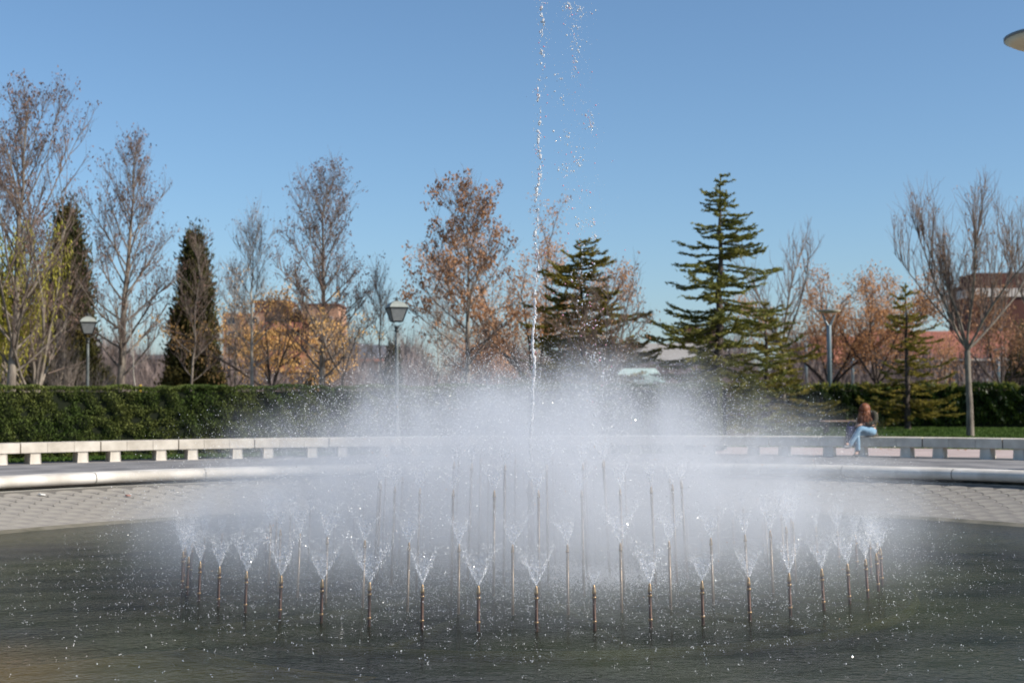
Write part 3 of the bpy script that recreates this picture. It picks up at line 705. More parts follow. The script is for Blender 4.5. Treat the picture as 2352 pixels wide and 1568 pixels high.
hedge_line('laurel_hedge', 'glossy dark laurel hedge with yellow-green shoots behind the right lawn', (9.0, 60, 0), (34, 57, 0), 1.6, 1.66, 45000, 42, 900)

# ------------------------------------------------------------------ trees
def rot_from(d, ang, az, g=None):
    d = d / np.linalg.norm(d); a = np.cross(d, [0.13, .2, 1.0]); a /= np.linalg.norm(a) + 1e-9; b = np.cross(d, a)
    return d * math.cos(ang) + (a * math.cos(az) + b * math.sin(az)) * math.sin(ang)
def branch(p, d, L, n, up, wander, g):
    P = [np.array(p, float)]; d = np.array(d, float); s = L / n
    for i in range(n):
        d = d + np.array([0, 0, up / n]) + g.normal(0, wander, 3); d /= np.linalg.norm(d); P.append(P[-1] + d * s)
    return np.array(P)
def bare_tree(name, label, px, D, H, spread, fork, tr, seed, n1=26, n2=8, n3=7, up=.7, lean=(0, 0), bark='bark', twig='twig', vase=0, leaves=None, dens=1.0,
              ang=(58, 30), group='trees around the fountain', base_z=0.0, twl=(.25, .6), twr=.0048, cat='tree', guard=False, low=.6, shoot=False):
    g = np.random.default_rng(seed); x = gx(px, D)
    root = thing(name, label, cat, (x, D, base_z), 0, group)
    TB, TW = Tubes(), Tubes(); prim = []
    top = np.array([lean[0], lean[1], H])
    if vase:
        f = fork; bend = np.array([lean[0] * f / H, lean[1] * f / H, f])
        P = np.array([(0, 0, -.05), bend * .33 + g.normal(0, .02, 3) * (1, 1, 0), bend * .66 + g.normal(0, .03, 3) * (1, 1, 0), bend])
        TB.add(P, np.array([tr * 1.25, tr, tr * .92, tr * .95]), 9)
        for k in range(vase):
            az = 2 * math.pi * k / vase + g.uniform(-.4, .4); an = R(g.uniform(14, 60) if k else 5)
            d = np.array([math.cos(az) * math.sin(an), math.sin(az) * math.sin(an), math.cos(an)])
            L = min((H - f) / max(.45, math.cos(an * .62)), 1.9 * spread / max(.2, math.sin(an))) * g.uniform(.85, 1.05)
            prim.append((branch(P[-1], d, L, 8, up * .45, .07, g), tr * .40, L))
    else:
        nT = 12; P = [np.array([0, 0, -.05])]
        wv = g.normal(0, .012 * H, (nT, 2)); 
        for i in range(1, nT + 1):
            t = i / nT; P.append(np.array([lean[0] * t + wv[i - 1, 0] * .5 * t, lean[1] * t + wv[i - 1, 1] * .5 * t, H * t]))
        P = np.array(P); tt = np.linspace(0, 1, nT + 1); TB.add(P, np.maximum(.006, tr * (1 - tt) ** 1.05 + .004) * np.where(tt < .05, 1.3, 1), 9)
        for k in range(n1):
            u = (k + g.uniform(0, 1)) / n1; h = fork + (H * .96 - fork) * u; t = h / H
            p = np.array([np.interp(t, tt, P[:, i]) for i in range(3)]); az = k * 2.39996 + g.uniform(-.5, .5); an = R(ang[0] + (ang[1] - ang[0]) * u + g.uniform(-7, 7))
            d = np.array([math.cos(az) * math.sin(an), math.sin(az) * math.sin(an), math.cos(an)])
            pf = (1 - u) ** .66 * min(1, low + u * 1.6); L = max(.35, spread * pf / math.sin(an) * 1.0 * g.uniform(.8, 1.12)); L = min(L, (H * 1.02 - h) / max(.3, math.cos(an)) + .4)
            prim.append((branch(p, d, L, 7, up * .38, .05, g), max(.007, tr * .27 * (1 - u * .75) * min(1, L / spread + .3)), L))
        prim.append((P[-5:], tr * .2, H * .33))
    A_, M_, B_, R_ = [], [], [], []
    def twigs_along(Pb, n, l0, l1, rr):
        if n <= 0: return
        t = g.uniform(.15, 1, n) * (len(Pb) - 1); i = np.minimum(t.astype(int), len(Pb) - 2); f = (t - i)[:, None]
        p = Pb[i] * (1 - f) + Pb[i + 1] * f; d = Pb[i + 1] - Pb[i]; d = d / (np.linalg.norm(d, axis=1)[:, None] + 1e-9)
        d = d + unit(n, g) * .75 + np.array([0, 0, .38 * up + .1]); d /= np.linalg.norm(d, axis=1)[:, None]
        L = g.uniform(l0, l1, n)[:, None]; mid = p + d * L * .5 + g.normal(0, .02, (n, 3)); e = p + d * L + np.array([0, 0, 1.0]) * L * .12 * up + g.normal(0, .03, (n, 3))
        A_.append(p); M_.append(mid); B_.append(e); R_.append(np.full(n, rr))
    for Pb, r0, L in prim:
        n = len(Pb); TB.add(Pb, np.maximum(.005, r0 * (1 - np.linspace(0, 1, n)) ** .8 + .003), 6)
        m = max(2, int(n2 * min(1.6, L / max(.5, spread)) * g.uniform(.8, 1.2)))
        for q in range(m):
            t = g.uniform(.18, .97) * (n - 1); i = min(int(t), n - 2); p = Pb[i] + (Pb[i + 1] - Pb[i]) * (t - i); d = Pb[i + 1] - Pb[i]
            d = rot_from(d, R(g.uniform(28, 52)), g.uniform(0, 2 * math.pi)); d[2] += .25 * up
            if shoot: d = d * .45 + np.array([0, 0, 1.0]); d /= np.linalg.norm(d)
            l2 = L * g.uniform(.22, .46 + .3 * shoot) * (1 - .55 * t / (n - 1)) + .15; Pc = branch(p, d, l2, 4, up * .7, .09, g)
            TW.add(Pc, np.maximum(.0045, r0 * .38 * (1 - np.linspace(0, 1, 5)) + .003), 4)
            twigs_along(Pc, int(n3 * dens * min(1.5, .45 + l2)), twl[0], twl[1], twr)
        twigs_along(Pb, int(n3 * dens * 1.2), twl[0], twl[1], twr)
    A = np.concatenate(A_); Mi = np.concatenate(M_); B = np.concatenate(B_); Rr = np.concatenate(R_); TW.batch(A, Mi, B, Rr)
    TB.build('trunk', [M[bark]], root); tag(TW.build('twigs', [M[twig]], root), kind='stuff')
    if leaves:
        for (lm, frac, per, size, clump, zmin) in leaves:
            sel = (g.random(len(B)) < frac) & (B[:, 2] > zmin * H)
            T = B[sel]
            if not len(T): continue
            T = np.repeat(T, per, 0); N = len(T); P = T + g.normal(0, clump, (N, 3)) - np.array([0, 0, clump * .6]); 
            U = unit(N, g) * .6 + np.array([0, 0, -.8]); U /= np.linalg.norm(U, axis=1)[:, None]; W = np.cross(U, unit(N, g)); W /= np.linalg.norm(W, axis=1)[:, None] + 1e-9
            V, Q = leaf_quads(P, U, W, size * g.uniform(.6, 1.2, N), size * .5 * g.uniform(.6, 1.2, N)); tag(npmesh('leaves', V, Q, [M[lm]], root), kind='stuff')
    if guard:
        bm = bmesh.new(); lathe(bm, [(tr * 1.5, .0), (tr * 1.5, 1.75), (tr * 1.35, 1.76)], 8); bmobj('trunk_guard', bm, [M['yellow']], root)
    return root

def cedar(name, label, px, D, H, spread, seed, m='cedar', tiers=34, low=.06, needle=.068, dens=1.0, lean=(0, 0), asym=0, shape=.85, ntip=9):
    g = np.random.default_rng(seed); root = thing(name, label, 'tree', (gx(px, D), D, 0), 0, 'conifers around the fountain')
    TB, TW = Tubes(), Tubes(); nT = 14; tt = np.linspace(0, 1, nT + 1)
    P = np.stack([lean[0] * tt ** 2, lean[1] * tt ** 2, H * tt - .05], 1); P[1:-1, :2] += g.normal(0, .02, (nT - 1, 2)); TB.add(P, .022 * H * (1 - tt) ** .9 + .008, 9)
    NP, NU = [], []
    for k in range(tiers):
        u = low + (1 - low) * ((k + g.uniform(0, .6)) / tiers); h = H * u; nb = int(g.integers(3, 6)) if u < .93 else 2
        for b in range(nb):
            az = g.uniform(0, 2 * math.pi); L = spread * ((1 - u) ** shape) * g.uniform(.42, 1.16) * (1 + asym * math.cos(az)) + .18
            el = R(g.uniform(-11, 15) + 22 * max(0, u - .55)); d = np.array([math.cos(az) * math.cos(el), math.sin(az) * math.cos(el), math.sin(el)])
            p = np.array([np.interp(u, tt, P[:, i]) for i in range(3)])
            n = 7; Pb = [p]; dd = d.copy()
            for i in range(n):
                dd = dd + np.array([0, 0, (-.04 if i < 4 else .15)]) + g.normal(0, .045, 3) * (1, 1, .6); dd /= np.linalg.norm(dd); Pb.append(Pb[-1] + dd * L / n)
            Pb = np.array(Pb); TB.add(Pb, np.maximum(.005, .010 * L * (1 - np.linspace(0, 1, n + 1)) + .006), 4)
            ns = max(4, int(L * 7 * dens)); 
            for q in range(ns):
                t = g.uniform(.12, 1) * n; i = min(int(t), n - 1); p2 = Pb[i] + (Pb[i + 1] - Pb[i]) * (t - i); d2 = Pb[i + 1] - Pb[i]; d2 = d2 / np.linalg.norm(d2)
                side = np.cross(d2, [0, 0, 1.0]) * g.choice([-1, 1]); d3 = d2 * g.uniform(.45, 1.1) + side * g.uniform(.3, 1.0) + np.array([0, 0, g.uniform(-.16, .16)]); d3 /= np.linalg.norm(d3)
                l3 = min(.55, L * .28) * g.uniform(.35, 1.1) * (1 - .35 * t / n); m_ = max(3, int(l3 * 34 * dens))
                tq = np.linspace(0.05, 1, m_)[:, None]; pts = p2 + d3 * l3 * tq + np.array([0, 0, -.10]) * l3 * tq ** 2
                NP.append(pts + g.normal(0, .018, pts.shape)); NU.append(np.repeat(d3[None], m_, 0))
            m_ = int(L * 40 * dens); tq = np.sort(g.uniform(.1, 1, m_)) * n; i = np.minimum(tq.astype(int), n - 1); f = (tq - i)[:, None]
            NP.append(Pb[i] * (1 - f) + Pb[i + 1] * f + g.normal(0, .015, (m_, 3))); NU.append((Pb[i + 1] - Pb[i]) / (L / n))
    tl = np.linspace(.8, 1, 60); NP.append(np.stack([np.interp(tl, tt, P[:, i]) for i in range(3)], 1)); NU.append(np.repeat(np.array([[.3, .2, .9]]), 60, 0))
    Pn = np.concatenate(NP); Un = np.concatenate(NU); Pn = np.repeat(Pn, 2, 0); Un = np.repeat(Un, 2, 0); N = len(Pn)
    U = Un * .9 + unit(N, g) * .65; U[:, 2] += .12; U /= np.linalg.norm(U, axis=1)[:, None]; W = np.cross(U, unit(N, g)); W /= np.linalg.norm(W, axis=1)[:, None] + 1e-9
    V, Q = leaf_quads(Pn + g.normal(0, .012, (N, 3)), U, W, needle * g.uniform(.6, 1.3, N), needle * .24)
    TB.build('trunk', [M['barkd']], root); tag(npmesh('needles', V, Q, [M[m]], root), kind='stuff'); return root

def cypress(name, label, px, D, H, rad, seed, N=26000, basew=.85, m='cypress'):
    g = np.random.default_rng(seed); root = thing(name, label, 'tree', (gx(px, D), D, 0), 0, 'conifers around the fountain')
    bm = bmesh.new(); lathe(bm, [(.16, -.05), (.13, H * .3), (.02, H * .9)], 8); bmobj('trunk', bm, [M['barkd']], root)
    def prf(u): return (1 - u) ** .62 * np.minimum(1, basew + u * .7) * (1 + .0 * u)
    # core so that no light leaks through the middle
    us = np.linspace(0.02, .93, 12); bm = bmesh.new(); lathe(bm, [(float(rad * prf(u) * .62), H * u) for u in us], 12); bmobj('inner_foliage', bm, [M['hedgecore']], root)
    # sprays gathered in upright tufts
    nt_ = N // 55; u = g.random(nt_) ** 1.15; az = g.uniform(0, 2 * math.pi, nt_); rr = rad * prf(u) * g.uniform(.68, 1.08, nt_) * (1 + .10 * np.sin(az * 3 + u * 9)); 
    C = np.stack([rr * np.cos(az), rr * np.sin(az), H * u * .97], 1); out = np.stack([np.cos(az), np.sin(az), 0 * az], 1)
    k = 55; P = np.repeat(C, k, 0); O = np.repeat(out, k, 0); n = len(P); s = np.repeat(g.uniform(.5, 1.25, nt_), k) * (rad * .22)
    P = P + g.normal(0, 1, (n, 3)) * s[:, None] * np.array([.55, .55, 1.25]) + O * (g.uniform(-.3, .3, n) * s)[:, None]; P[:, 2] = np.maximum(P[:, 2], .05)
    U = O * .45 + unit(n, g) * .55 + np.array([0, 0, .75]); U /= np.linalg.norm(U, axis=1)[:, None]; W = np.cross(U, unit(n, g)); W /= np.linalg.norm(W, axis=1)[:, None] + 1e-9
    V, Q = leaf_quads(P, U, W, g.uniform(.05, .13, n), g.uniform(.018, .04, n)); tag(npmesh('foliage', V, Q, [M[m]], root), kind='stuff'); return root

seed_l = [('leafseed', .42, 3, .045, .05, .35)]
bare_tree('plane_tree', 'tallest bare plane tree at the far left with seed balls and forked pale trunk', 18, 40, 9.9, 3.0, 1.9, .15, 101, 34, 9, 7, up=.95, lean=(.5, 0), ang=(50, 24), leaves=[('leafseed', .42, 4, .048, .06, .4)])
bare_tree('plane_tree', 'tall bare leaning tree between far-left tree and dark cypress, long rising branches', 62, 41, 9.4, 3.1, 1.2, .12, 102, 26, 9, 6, up=.9, lean=(1.6, 0), ang=(52, 24), vase=7, leaves=seed_l)
bare_tree('plane_tree', 'broad bare plane tree left of the conical cypress, full fan of branches', 268, 43.2, 9.0, 2.3, 1.9, .15, 103, 34, 9, 7, up=.9, lean=(.55, 0), ang=(60, 26), leaves=[('leafseed', .42, 3, .046, .05, .35)], low=.8)
bare_tree('bare_tree', 'low dark crooked bare tree under the far-left trees', 105, 44.5, 5.2, 2.3, .9, .10, 104, 18, 8, 8, up=.5, vase=6, lean=(.9, 0), bark='bark', leaves=None, dens=1.5)
bare_tree('bare_shrub', 'tangled grey bare shrub beside the small lantern post', 168, 44, 3.3, 1.3, .2, .04, 105, 18, 7, 9, up=.7, vase=9, twig='twigl', dens=1.6, cat='shrub')
bare_tree('sapling', 'slim white-stemmed sapling with yellow trunk guard above the hedge', 322, 40, 4.2, .8, 2.1, .03, 106, 8, 3, 3, up=.9, bark='barkw', twig='twigl', lean=(-.35, 0), guard=True)
bare_tree('sapling', 'bare sapling standing in front of the conical cypress', 432, 42, 6.0, 1.3, 1.7, .05, 107, 18, 6, 5, up=.8, lean=(.35, 0), leaves=[('leafseed', .2, 2, .04, .05, .4)])
bare_tree('bare_tree', 'thin bare tree with hazy twigs just right of the conical cypress', 541, 46, 5.6, 1.1, 2.0, .05, 108, 16, 6, 6, up=.8, leaves=[('leafgold', .07, 5, .05, .09, .3), ('leafseed', .15, 2, .035, .05, .4)])
bare_tree('birch_tree', 'slender white-trunked bare tree left of the golden tree', 578, 44, 6.9, 1.3, 2.2, .075, 109, 24, 7, 6, up=.9, bark='barkw', twig='twigl', leaves=[('leafseed', .3, 2, .035, .05, .4)])
bare_tree('golden_tree', 'golden leaved tree with dark leaning trunk before the brick apartments', 608, 46, 4.7, 2.0, 1.5, .11, 110, 14, 7, 7, up=.35, vase=7, bark='barkd', lean=(.7, 0), leaves=[('leafgold', .34, 16, .055, .12, .35)])
bare_tree('golden_tree', 'smaller golden leaved tree between the conical cypress and white-trunked tree', 530, 52, 4.4, 1.2, 1.4, .07, 111, 12, 6, 6, up=.4, vase=5, bark='barkd', leaves=[('leafgold', .28, 15, .055, .12, .3)])
bare_tree('plane_tree', 'tall symmetrical bare tree in front of the brick apartments', 738, 43, 8.1, 2.15, 1.9, .12, 112, 36, 9, 7, up=.85, ang=(60, 26), lean=(.12, 0), leaves=[('leafseed', .45, 4, .042, .05, .35)], low=.85)
bare_tree('golden_tree', 'golden leaved tree with branches spread right of the tall bare tree', 745, 48, 3.7, 2.3, 1.3, .09, 113, 14, 7, 7, up=.3, vase=7, bark='barkd', lean=(.4, 0), leaves=[('leafgold', .28, 15, .055, .12, .3)])
bare_tree('young_tree', 'small vase-shaped tree with a few gold leaves and dark stem', 787, 41, 3.6, .9, 1.9, .045, 114, 8, 5, 4, up=.7, vase=6, twig='twigl', bark='barkd', leaves=[('leafgold', .3, 9, .05, .09, .4)])
bare_tree('birch_tree', 'slender bare tree just left of the large lantern', 874, 43, 5.0, 1.0, 1.6, .05, 115, 18, 6, 5, up=.9, bark='bark', twig='twigl', leaves=[('leafseed', .25, 2, .035, .05, .3)])
bare_tree('birch_tree', 'pale thin-trunked bare tree between the large lantern and brown-leaved tree', 1005, 46, 4.6, 1.1, 1.5, .045, 116, 16, 6, 7, up=.7, bark='barkw', twig='twigl')
bare_tree('oak_tree', 'tree covered in drooping dry brown leaves left of the tall jet', 1072, 42, 7.4, 2.1, 1.9, .11, 117, 34, 9, 6, up=.6, ang=(66, 26), leaves=[('leafdry', .20, 15, .06, .08, .25)], low=.7, lean=(.1, 0))
bare_tree('orange_tree', 'tree with soft orange leaves directly behind the tall jet', 1235, 52, 7.2, 2.4, 1.5, .14, 118, 20, 8, 8, up=.45, vase=8, bark='barkd', leaves=[('leaforange', .75, 11, .055, .12, .4)])
bare_tree('orange_tree', 'low orange leaved tree behind the brown-leaved tree trunk', 1125, 58, 3.6, 2.1, 1.1, .08, 119, 14, 7, 7, up=.3, vase=6, leaves=[('leaforange', .8, 13, .06, .13, .25)])
cedar('cedar_tree', 'broad olive cedar just right of the tall jet', 1342, 46, 6.5, 3.0, 120, m='cedary', tiers=54, dens=1.3, shape=.58, lean=(-.1, 0))
bare_tree('bare_tree', 'brownish bare tree spreading in front of the broad cedar', 1388, 43, 4.7, 1.5, 1.3, .07, 121, 14, 8, 8, up=.5, vase=7, leaves=[('leafdry', .25, 3, .045, .06, .2)])
cedar('cedar_tree', 'tall tiered cedar with drooping olive branches right of the fountain mist', 1652, 44, 8.3, 2.85, 122, tiers=52, asym=.05, dens=1.1, lean=(.1, 0), shape=.72)
cedar('cedar_tree', 'low yellowish cedar under the leaning bare tree', 1760, 54, 5.0, 3.0, 123, tiers=24, m='cedary', shape=.6)
bare_tree('bare_tree', 'leafless slim tree with curved trunk right of the tall cedar', 1797, 57, 8.1, 1.9, 3.1, .12, 124, 24, 8, 5, up=1.0, ang=(40, 14), lean=(.15, 0), vase=5, twr=.008)
bare_tree('orange_tree', 'orange leaved tree behind the dish-shaped park lamp', 1905, 66, 6.6, 3.2, 1.7, .16, 125, 18, 9, 9, up=.45, vase=9, bark='barkd', leaves=[('leaforange', .5, 9, .065, .15, .35)])
bare_tree('orange_tree', 'second orange leaved tree left of the yellowish young cedar', 2012, 64, 6.5, 2.1, 1.8, .13, 126, 18, 9, 9, up=.4, vase=8, bark='barkd', leaves=[('leaforange', .55, 9, .065, .14, .35)])
cedar('cedar_tree', 'young yellowish cedar between the seated person and right-hand bare tree', 2083, 55, 5.7, 1.9, 127, tiers=30, m='cedary', shape=.62)
bare_tree('bare_tree', 'large leafless tree with straight pale trunk on the right lawn', 2226, 46, 7.1, 2.5, 2.8, .105, 128, 30, 12, 6, up=.6, vase=8, shoot=True, bark='bark', lean=(-.15, 0), leaves=[('leafdry', .07, 4, .05, .06, .3)], twr=.007, twl=(.4, .9))
bare_tree('bare_tree', 'bare upright tree cut by the right edge of the photograph', 2405, 50, 8.0, 1.7, 2.5, .10, 129, 22, 9, 6, up=.8, vase=6, shoot=True, twr=.008, twl=(.4, .9))
bare_tree('oak_tree', 'brown-leaved tree in front of the dark brick tower', 2300, 62, 6.0, 2.2, 1.5, .1, 130, 16, 8, 8, up=.4, vase=7, bark='barkd', leaves=[('leafdry', .55, 7, .07, .13, .4)])
bare_tree('orange_tree', 'small pale-trunked orange tree before the tiled-roof building', 2172, 66, 3.6, 1.5, 1.3, .06, 131, 12, 6, 7, up=.4, vase=5, bark='barkw', leaves=[('leaforange', .4, 6, .06, .12, .3)])
cypress('cypress_tree', 'dark brownish cypress behind the far-left bare trees', 152, 47, 7.6, 1.25, 132, 30000)
cypress('cypress_tree', 'conical dark cypress standing clear against the sky at left', 444, 47, 6.8, 1.02, 133, 30000, basew=.9)
for i, (px, D, H, rad, lab) in enumerate([(395, 46, 2.0, .75, 'round dark bush at the left foot of the conical cypress'), (500, 46, 1.95, .75, 'round olive bush at the right foot of the conical cypress'),
        (712, 50, 1.95, .5, 'small dark conifer left of the vase-shaped tree'), (900, 47, 3.1, .45, 'narrow dark conifer behind the large lantern post'),
        (60, 50, 2.4, .9, 'dark evergreen bush at the far left behind the hedge'), (240, 50, 2.2, .7, 'dark evergreen bush behind the small lantern')]):
    o = cypress('evergreen_bush', lab, px, D, H, rad, 140 + i, 8000, basew=1.0); o['category'] = 'bush'; o['group'] = 'evergreen bushes behind the hedge'
cypress('evergreen_tree', 'dark evergreen half cut by the right edge beside the tiled-roof building', 2352, 80, 5.0, 1.4, 150, 12000, basew=1.0)
# willow: hanging yellow-green strands
def willow(label, px, D, H, spread, seed):
    g = np.random.default_rng(seed); root = thing('willow_tree', label, 'tree', (gx(px, D), D, 0)); TB = Tubes(); NP, NU = [], []
    TB.add([(0, 0, -.05), (.1, 0, H * .25), (.15, .05, H * .5)], [.2, .16, .11], 8)
    for k in range(34):
        az = g.uniform(0, 6.28); d = np.array([math.cos(az) * .55, math.sin(az) * .55, 1.0]); Pb = branch((.1, 0, H * g.uniform(.25, .5)), d / np.linalg.norm(d), H * .5 * g.uniform(.7, 1.05), 7, -.1, .08, g)
        TB.add(Pb, np.linspace(.05, .01, 8), 5)
        for q in range(17):
            i = g.integers(2, 8); p = Pb[i] + g.normal(0, .1, 3); L = g.uniform(.6, 2.2); m_ = int(L * 15); t = np.linspace(0, 1, m_)[:, None]
            o2 = g.normal(0, .35, 2); pts = p + np.array([o2[0], o2[1], 0]) * np.sqrt(t) * .9 * spread / 2 + np.array([0, 0, -L]) * t ** 1.4 + np.array([0, 0, .15]) * t
            NP.append(pts + g.normal(0, .025, pts.shape)); NU.append(np.repeat([[0.1, 0, -1.0]], m_, 0))
    P = np.concatenate(NP); U0 = np.concatenate(NU); n = len(P); U = U0 + unit(n, g) * .5; U /= np.linalg.norm(U, axis=1)[:, None]; W = np.cross(U, unit(n, g)); W /= np.linalg.norm(W, axis=1)[:, None]
    V, Q = leaf_quads(P, U, W, g.uniform(.05, .09, n), .02); TB.build('trunk', [M['bark']], root); tag(npmesh('leaves', V, Q, [M['willow']], root), kind='stuff')
willow('yellow-green weeping willow at the left edge', -8, 41.0, 7.6, 1.7, 160)

# bare undergrowth behind the hedge and the distant woods
def brush(name, label, rect, N, h0, h1, seed, wv=.012, cat='undergrowth'):
    g = np.random.default_rng(seed); px0, px1, D0, D1 = rect
    D = g.uniform(D0, D1, N); px = g.uniform(px0, px1, N); X = (px - CX) / F * D; hh = h0 + (h1 - h0) * (.5 + .5 * np.sin(px * .021 + np.sin(px * .007) * 3)) * g.uniform(.5, 1, N)
    k = 6; D = np.repeat(D, k); X = np.repeat(X, k); hh = np.repeat(hh, k); n = len(D)
    b = np.stack([X + g.normal(0, .25, n), D + g.normal(0, .25, n), hh * g.uniform(0, .6, n)], 1); d = unit(n, g) * .55 + np.array([0, 0, 1.0]); d /= np.linalg.norm(d, axis=1)[:, None]
    L = hh * g.uniform(.25, .6, n); s = unit(n, g); w_ = wv * g.uniform(.6, 1.5, n)
    V = np.stack([b - s * w_[:, None], b + s * w_[:, None], b + d * L[:, None]], 1).reshape(-1, 3)
    tag(npmesh(name, V, np.arange(3 * n).reshape(-1, 3), [M['brush']]), label, cat, kind='stuff')
brush('undergrowth', 'leafless purplish undergrowth behind the clipped hedge', (-150, 1750, 56, 70), 13000, 1.7, 3.3, 171, .012)
brush('distant_woods', 'hazy bare woods closing the horizon between the trees', (-300, 2700, 120, 200), 15000, 4.0, 9.5, 172, .05, 'woods')
brush('shrubbery', 'dark bare shrubbery behind the laurel hedge', (1500, 2600, 64, 78), 5000, 1.5, 3.0, 173, .014)

# ------------------------------------------------------------------ lanterns and park lamps
def lantern(px, D, label):
    o = thing('street_lantern', label, 'street lamp', (gx(px, D), D, 0), R(20), 'old-style lanterns around the plaza')
    bm = bmesh.new(); lathe(bm, [(.14, 0), (.14, .08), (.105, .12), (.09, .5), (.10, .52), (.085, .56), (.062, .62), (.05, .85), (.042, 2.55), (.038, 3.0)], 14); bmobj('post', bm, [M['post']], o, True)
    bm = bmesh.new(); lathe(bm, [(.038, 3.0), (.062, 3.01), (.062, 3.04), (.045, 3.06), (.045, 3.09), (.07, 3.11), (.06, 3.14), (.02, 3.16)], 12); bmobj('post_capital', bm, [M['iron']], o, True)
    for k in range(4):
        tb = Tubes(); a = k * math.pi / 2 + math.pi / 4; t = np.linspace(0, 1, 7); rr = .03 + .10 * np.sin(t * math.pi * .75); z = 3.12 + .14 * t
        tb.add(np.stack([rr * np.cos(a), rr * np.sin(a), z], 1), np.full(7, .008), 5); tb.build('bracket', [M['iron']], o)
    z0, z1, w0, w1 = 3.27, 3.60, .125, .225
    cs = [(-1, -1), (1, -1), (1, 1), (-1, 1)]
    fr = Tubes()
    for sx, sy in cs: fr.add([(sx * w0, sy * w0, z0), (sx * w1, sy * w1, z1)], [.013, .013], 4)
    for (zz, ww, rr) in ((z0, w0, .014), (z1, w1, .018)):
        for i in range(4):
            a, b = cs[i], cs[(i + 1) % 4]; fr.add([(a[0] * ww, a[1] * ww, zz), (b[0] * ww, b[1] * ww, zz)], [rr, rr], 4)
    fo = fr.build('lantern_frame', [M['iron']], o, False)
    for i in range(4):
        a, b = cs[i], cs[(i + 1) % 4]; e = .97
        bm = bmesh.new(); vs = [bm.verts.new(v) for v in ((a[0] * w0 * e, a[1] * w0 * e, z0), (b[0] * w0 * e, b[1] * w0 * e, z0), (b[0] * w1 * e, b[1] * w1 * e, z1), (a[0] * w1 * e, a[1] * w1 * e, z1))]
        bm.faces.new(vs); bmesh.ops.solidify(bm, geom=bm.faces[:], thickness=.004); bmobj('pane', bm, [M['lglass']], fo)
    bm = bmesh.new(); r_ = 2 ** .5
    M4 = Matrix.Rotation(math.pi / 4, 4, 'Z'); lathe(bm, [(.235 * r_, z1 + .012), (.235 * r_, z1 + .03), (.165 * r_, z1 + .12), (.08 * r_, z1 + .165), (.055 * r_, z1 + .175)], 4, M4); bmobj('lantern_roof', bm, [M['lroof']], o)
    bm = bmesh.new(); lathe(bm, [(.055, z1 + .17), (.05, z1 + .20), (.022, z1 + .215), (.03, z1 + .24), (.012, z1 + .27), (.005, z1 + .30)], 10); fi = bmobj('finial', bm, [M['iron']], o, True)
    bm = bmesh.new(); box(bm, -.09, .09, -.012, .012, z1 + .225, z1 + .25); bmobj('finial_cross', bm, [M['iron']], fi)
    return o
lantern(911, 35.3, 'large old-style lantern on a grey post left of the jet, before the hedge')
lantern(201, 41.6, 'smaller old-style lantern rising above the hedge at far left')
def park_lamp(px, D, H, dw, label, tilt=0, fork=True):
    o = thing('park_lamp', label, 'park lamp', (gx(px, D), D, 0), 0, 'modern dish-shaped park lamps')
    f = H - dw * .62; s = dw
    bm = bmesh.new(); lathe(bm, [(.10 * s, 0), (.10 * s, f), (.09 * s, f + .02)], 14); bmobj('pole', bm, [M['lamppole']], o, True)
    for q in (-1, 1):
        tb = Tubes(); tb.add([(0, 0, f - .1 * s), (q * .10 * s, 0, f + .1 * s), (q * .27 * s, 0, H - .12 * s)], [.075 * s, .05 * s, .032 * s], 8); tb.build('fork_arm', [M['lamppole']], o)
    Mx = Matrix.Translation((0, 0, H)) @ Matrix.Rotation(R(tilt), 4, 'Y')
    bm = bmesh.new(); lathe(bm, [(.02, -.10 * s), (.25 * s, -.085 * s), (.42 * s, -.045 * s), (.5 * s, 0)], 28, Mx); bmobj('dish', bm, [M['lampdish']], o, True)
    bm = bmesh.new(); lathe(bm, [(.505 * s, .003), (.51 * s, .03 * s), (.45 * s, .045 * s), (.1, .06 * s)], 28, Mx); bmobj('dish_cap', bm, [M['lamptop']], o, True)
    return o
park_lamp(1905, 60, 4.9, 1.0, 'nearest dish-shaped lamp on a forked blue-grey pole before orange trees')
park_lamp(1958, 95, 4.6, .95, 'farther slim park lamp just right of the nearest one', tilt=-12)
park_lamp(2293, 95, 4.3, .95, 'far park lamp in front of the tiled-roof building', tilt=-14)
park_lamp(1851, 78, 4.7, .9, 'park lamp pole half hidden by the leafless slim tree', tilt=0)
park_lamp(2440, 26.5, 8.08, 1.85, 'tall lamp whose cream dish pokes in at the top right corner')

# ------------------------------------------------------------------ buildings
def bldg(name, label, px, D, w, h, d, m, rz=0.0, cat='building'):
    o = thing(name, label, cat, (gx(px, D), D, 0), rz)
    bm = bmesh.new(); box(bm, -w / 2, w / 2, 0, d, 0, h); bmobj('wall', bm, [m], o); return o
def window(o, x, z, w, h, mp, frame=None, y=0.0):
    bm = bmesh.new(); t = .12
    for (a, b, c, e) in ((x - w / 2 - t, x - w / 2, z, z + h), (x + w / 2, x + w / 2 + t, z, z + h), (x - w / 2 - t, x + w / 2 + t, z + h, z + h + t), (x - w / 2 - t, x + w / 2 + t, z - t, z)): box(bm, a, b, y - .14, y - .003, c, e)
    f = bmobj('window', bm, [frame or M['wallpale']], o)
    bm = bmesh.new(); box(bm, x - w / 2, x + w / 2, y - .06, y - .003, z, z + h); bmobj('pane', bm, [mp], f)
    return f
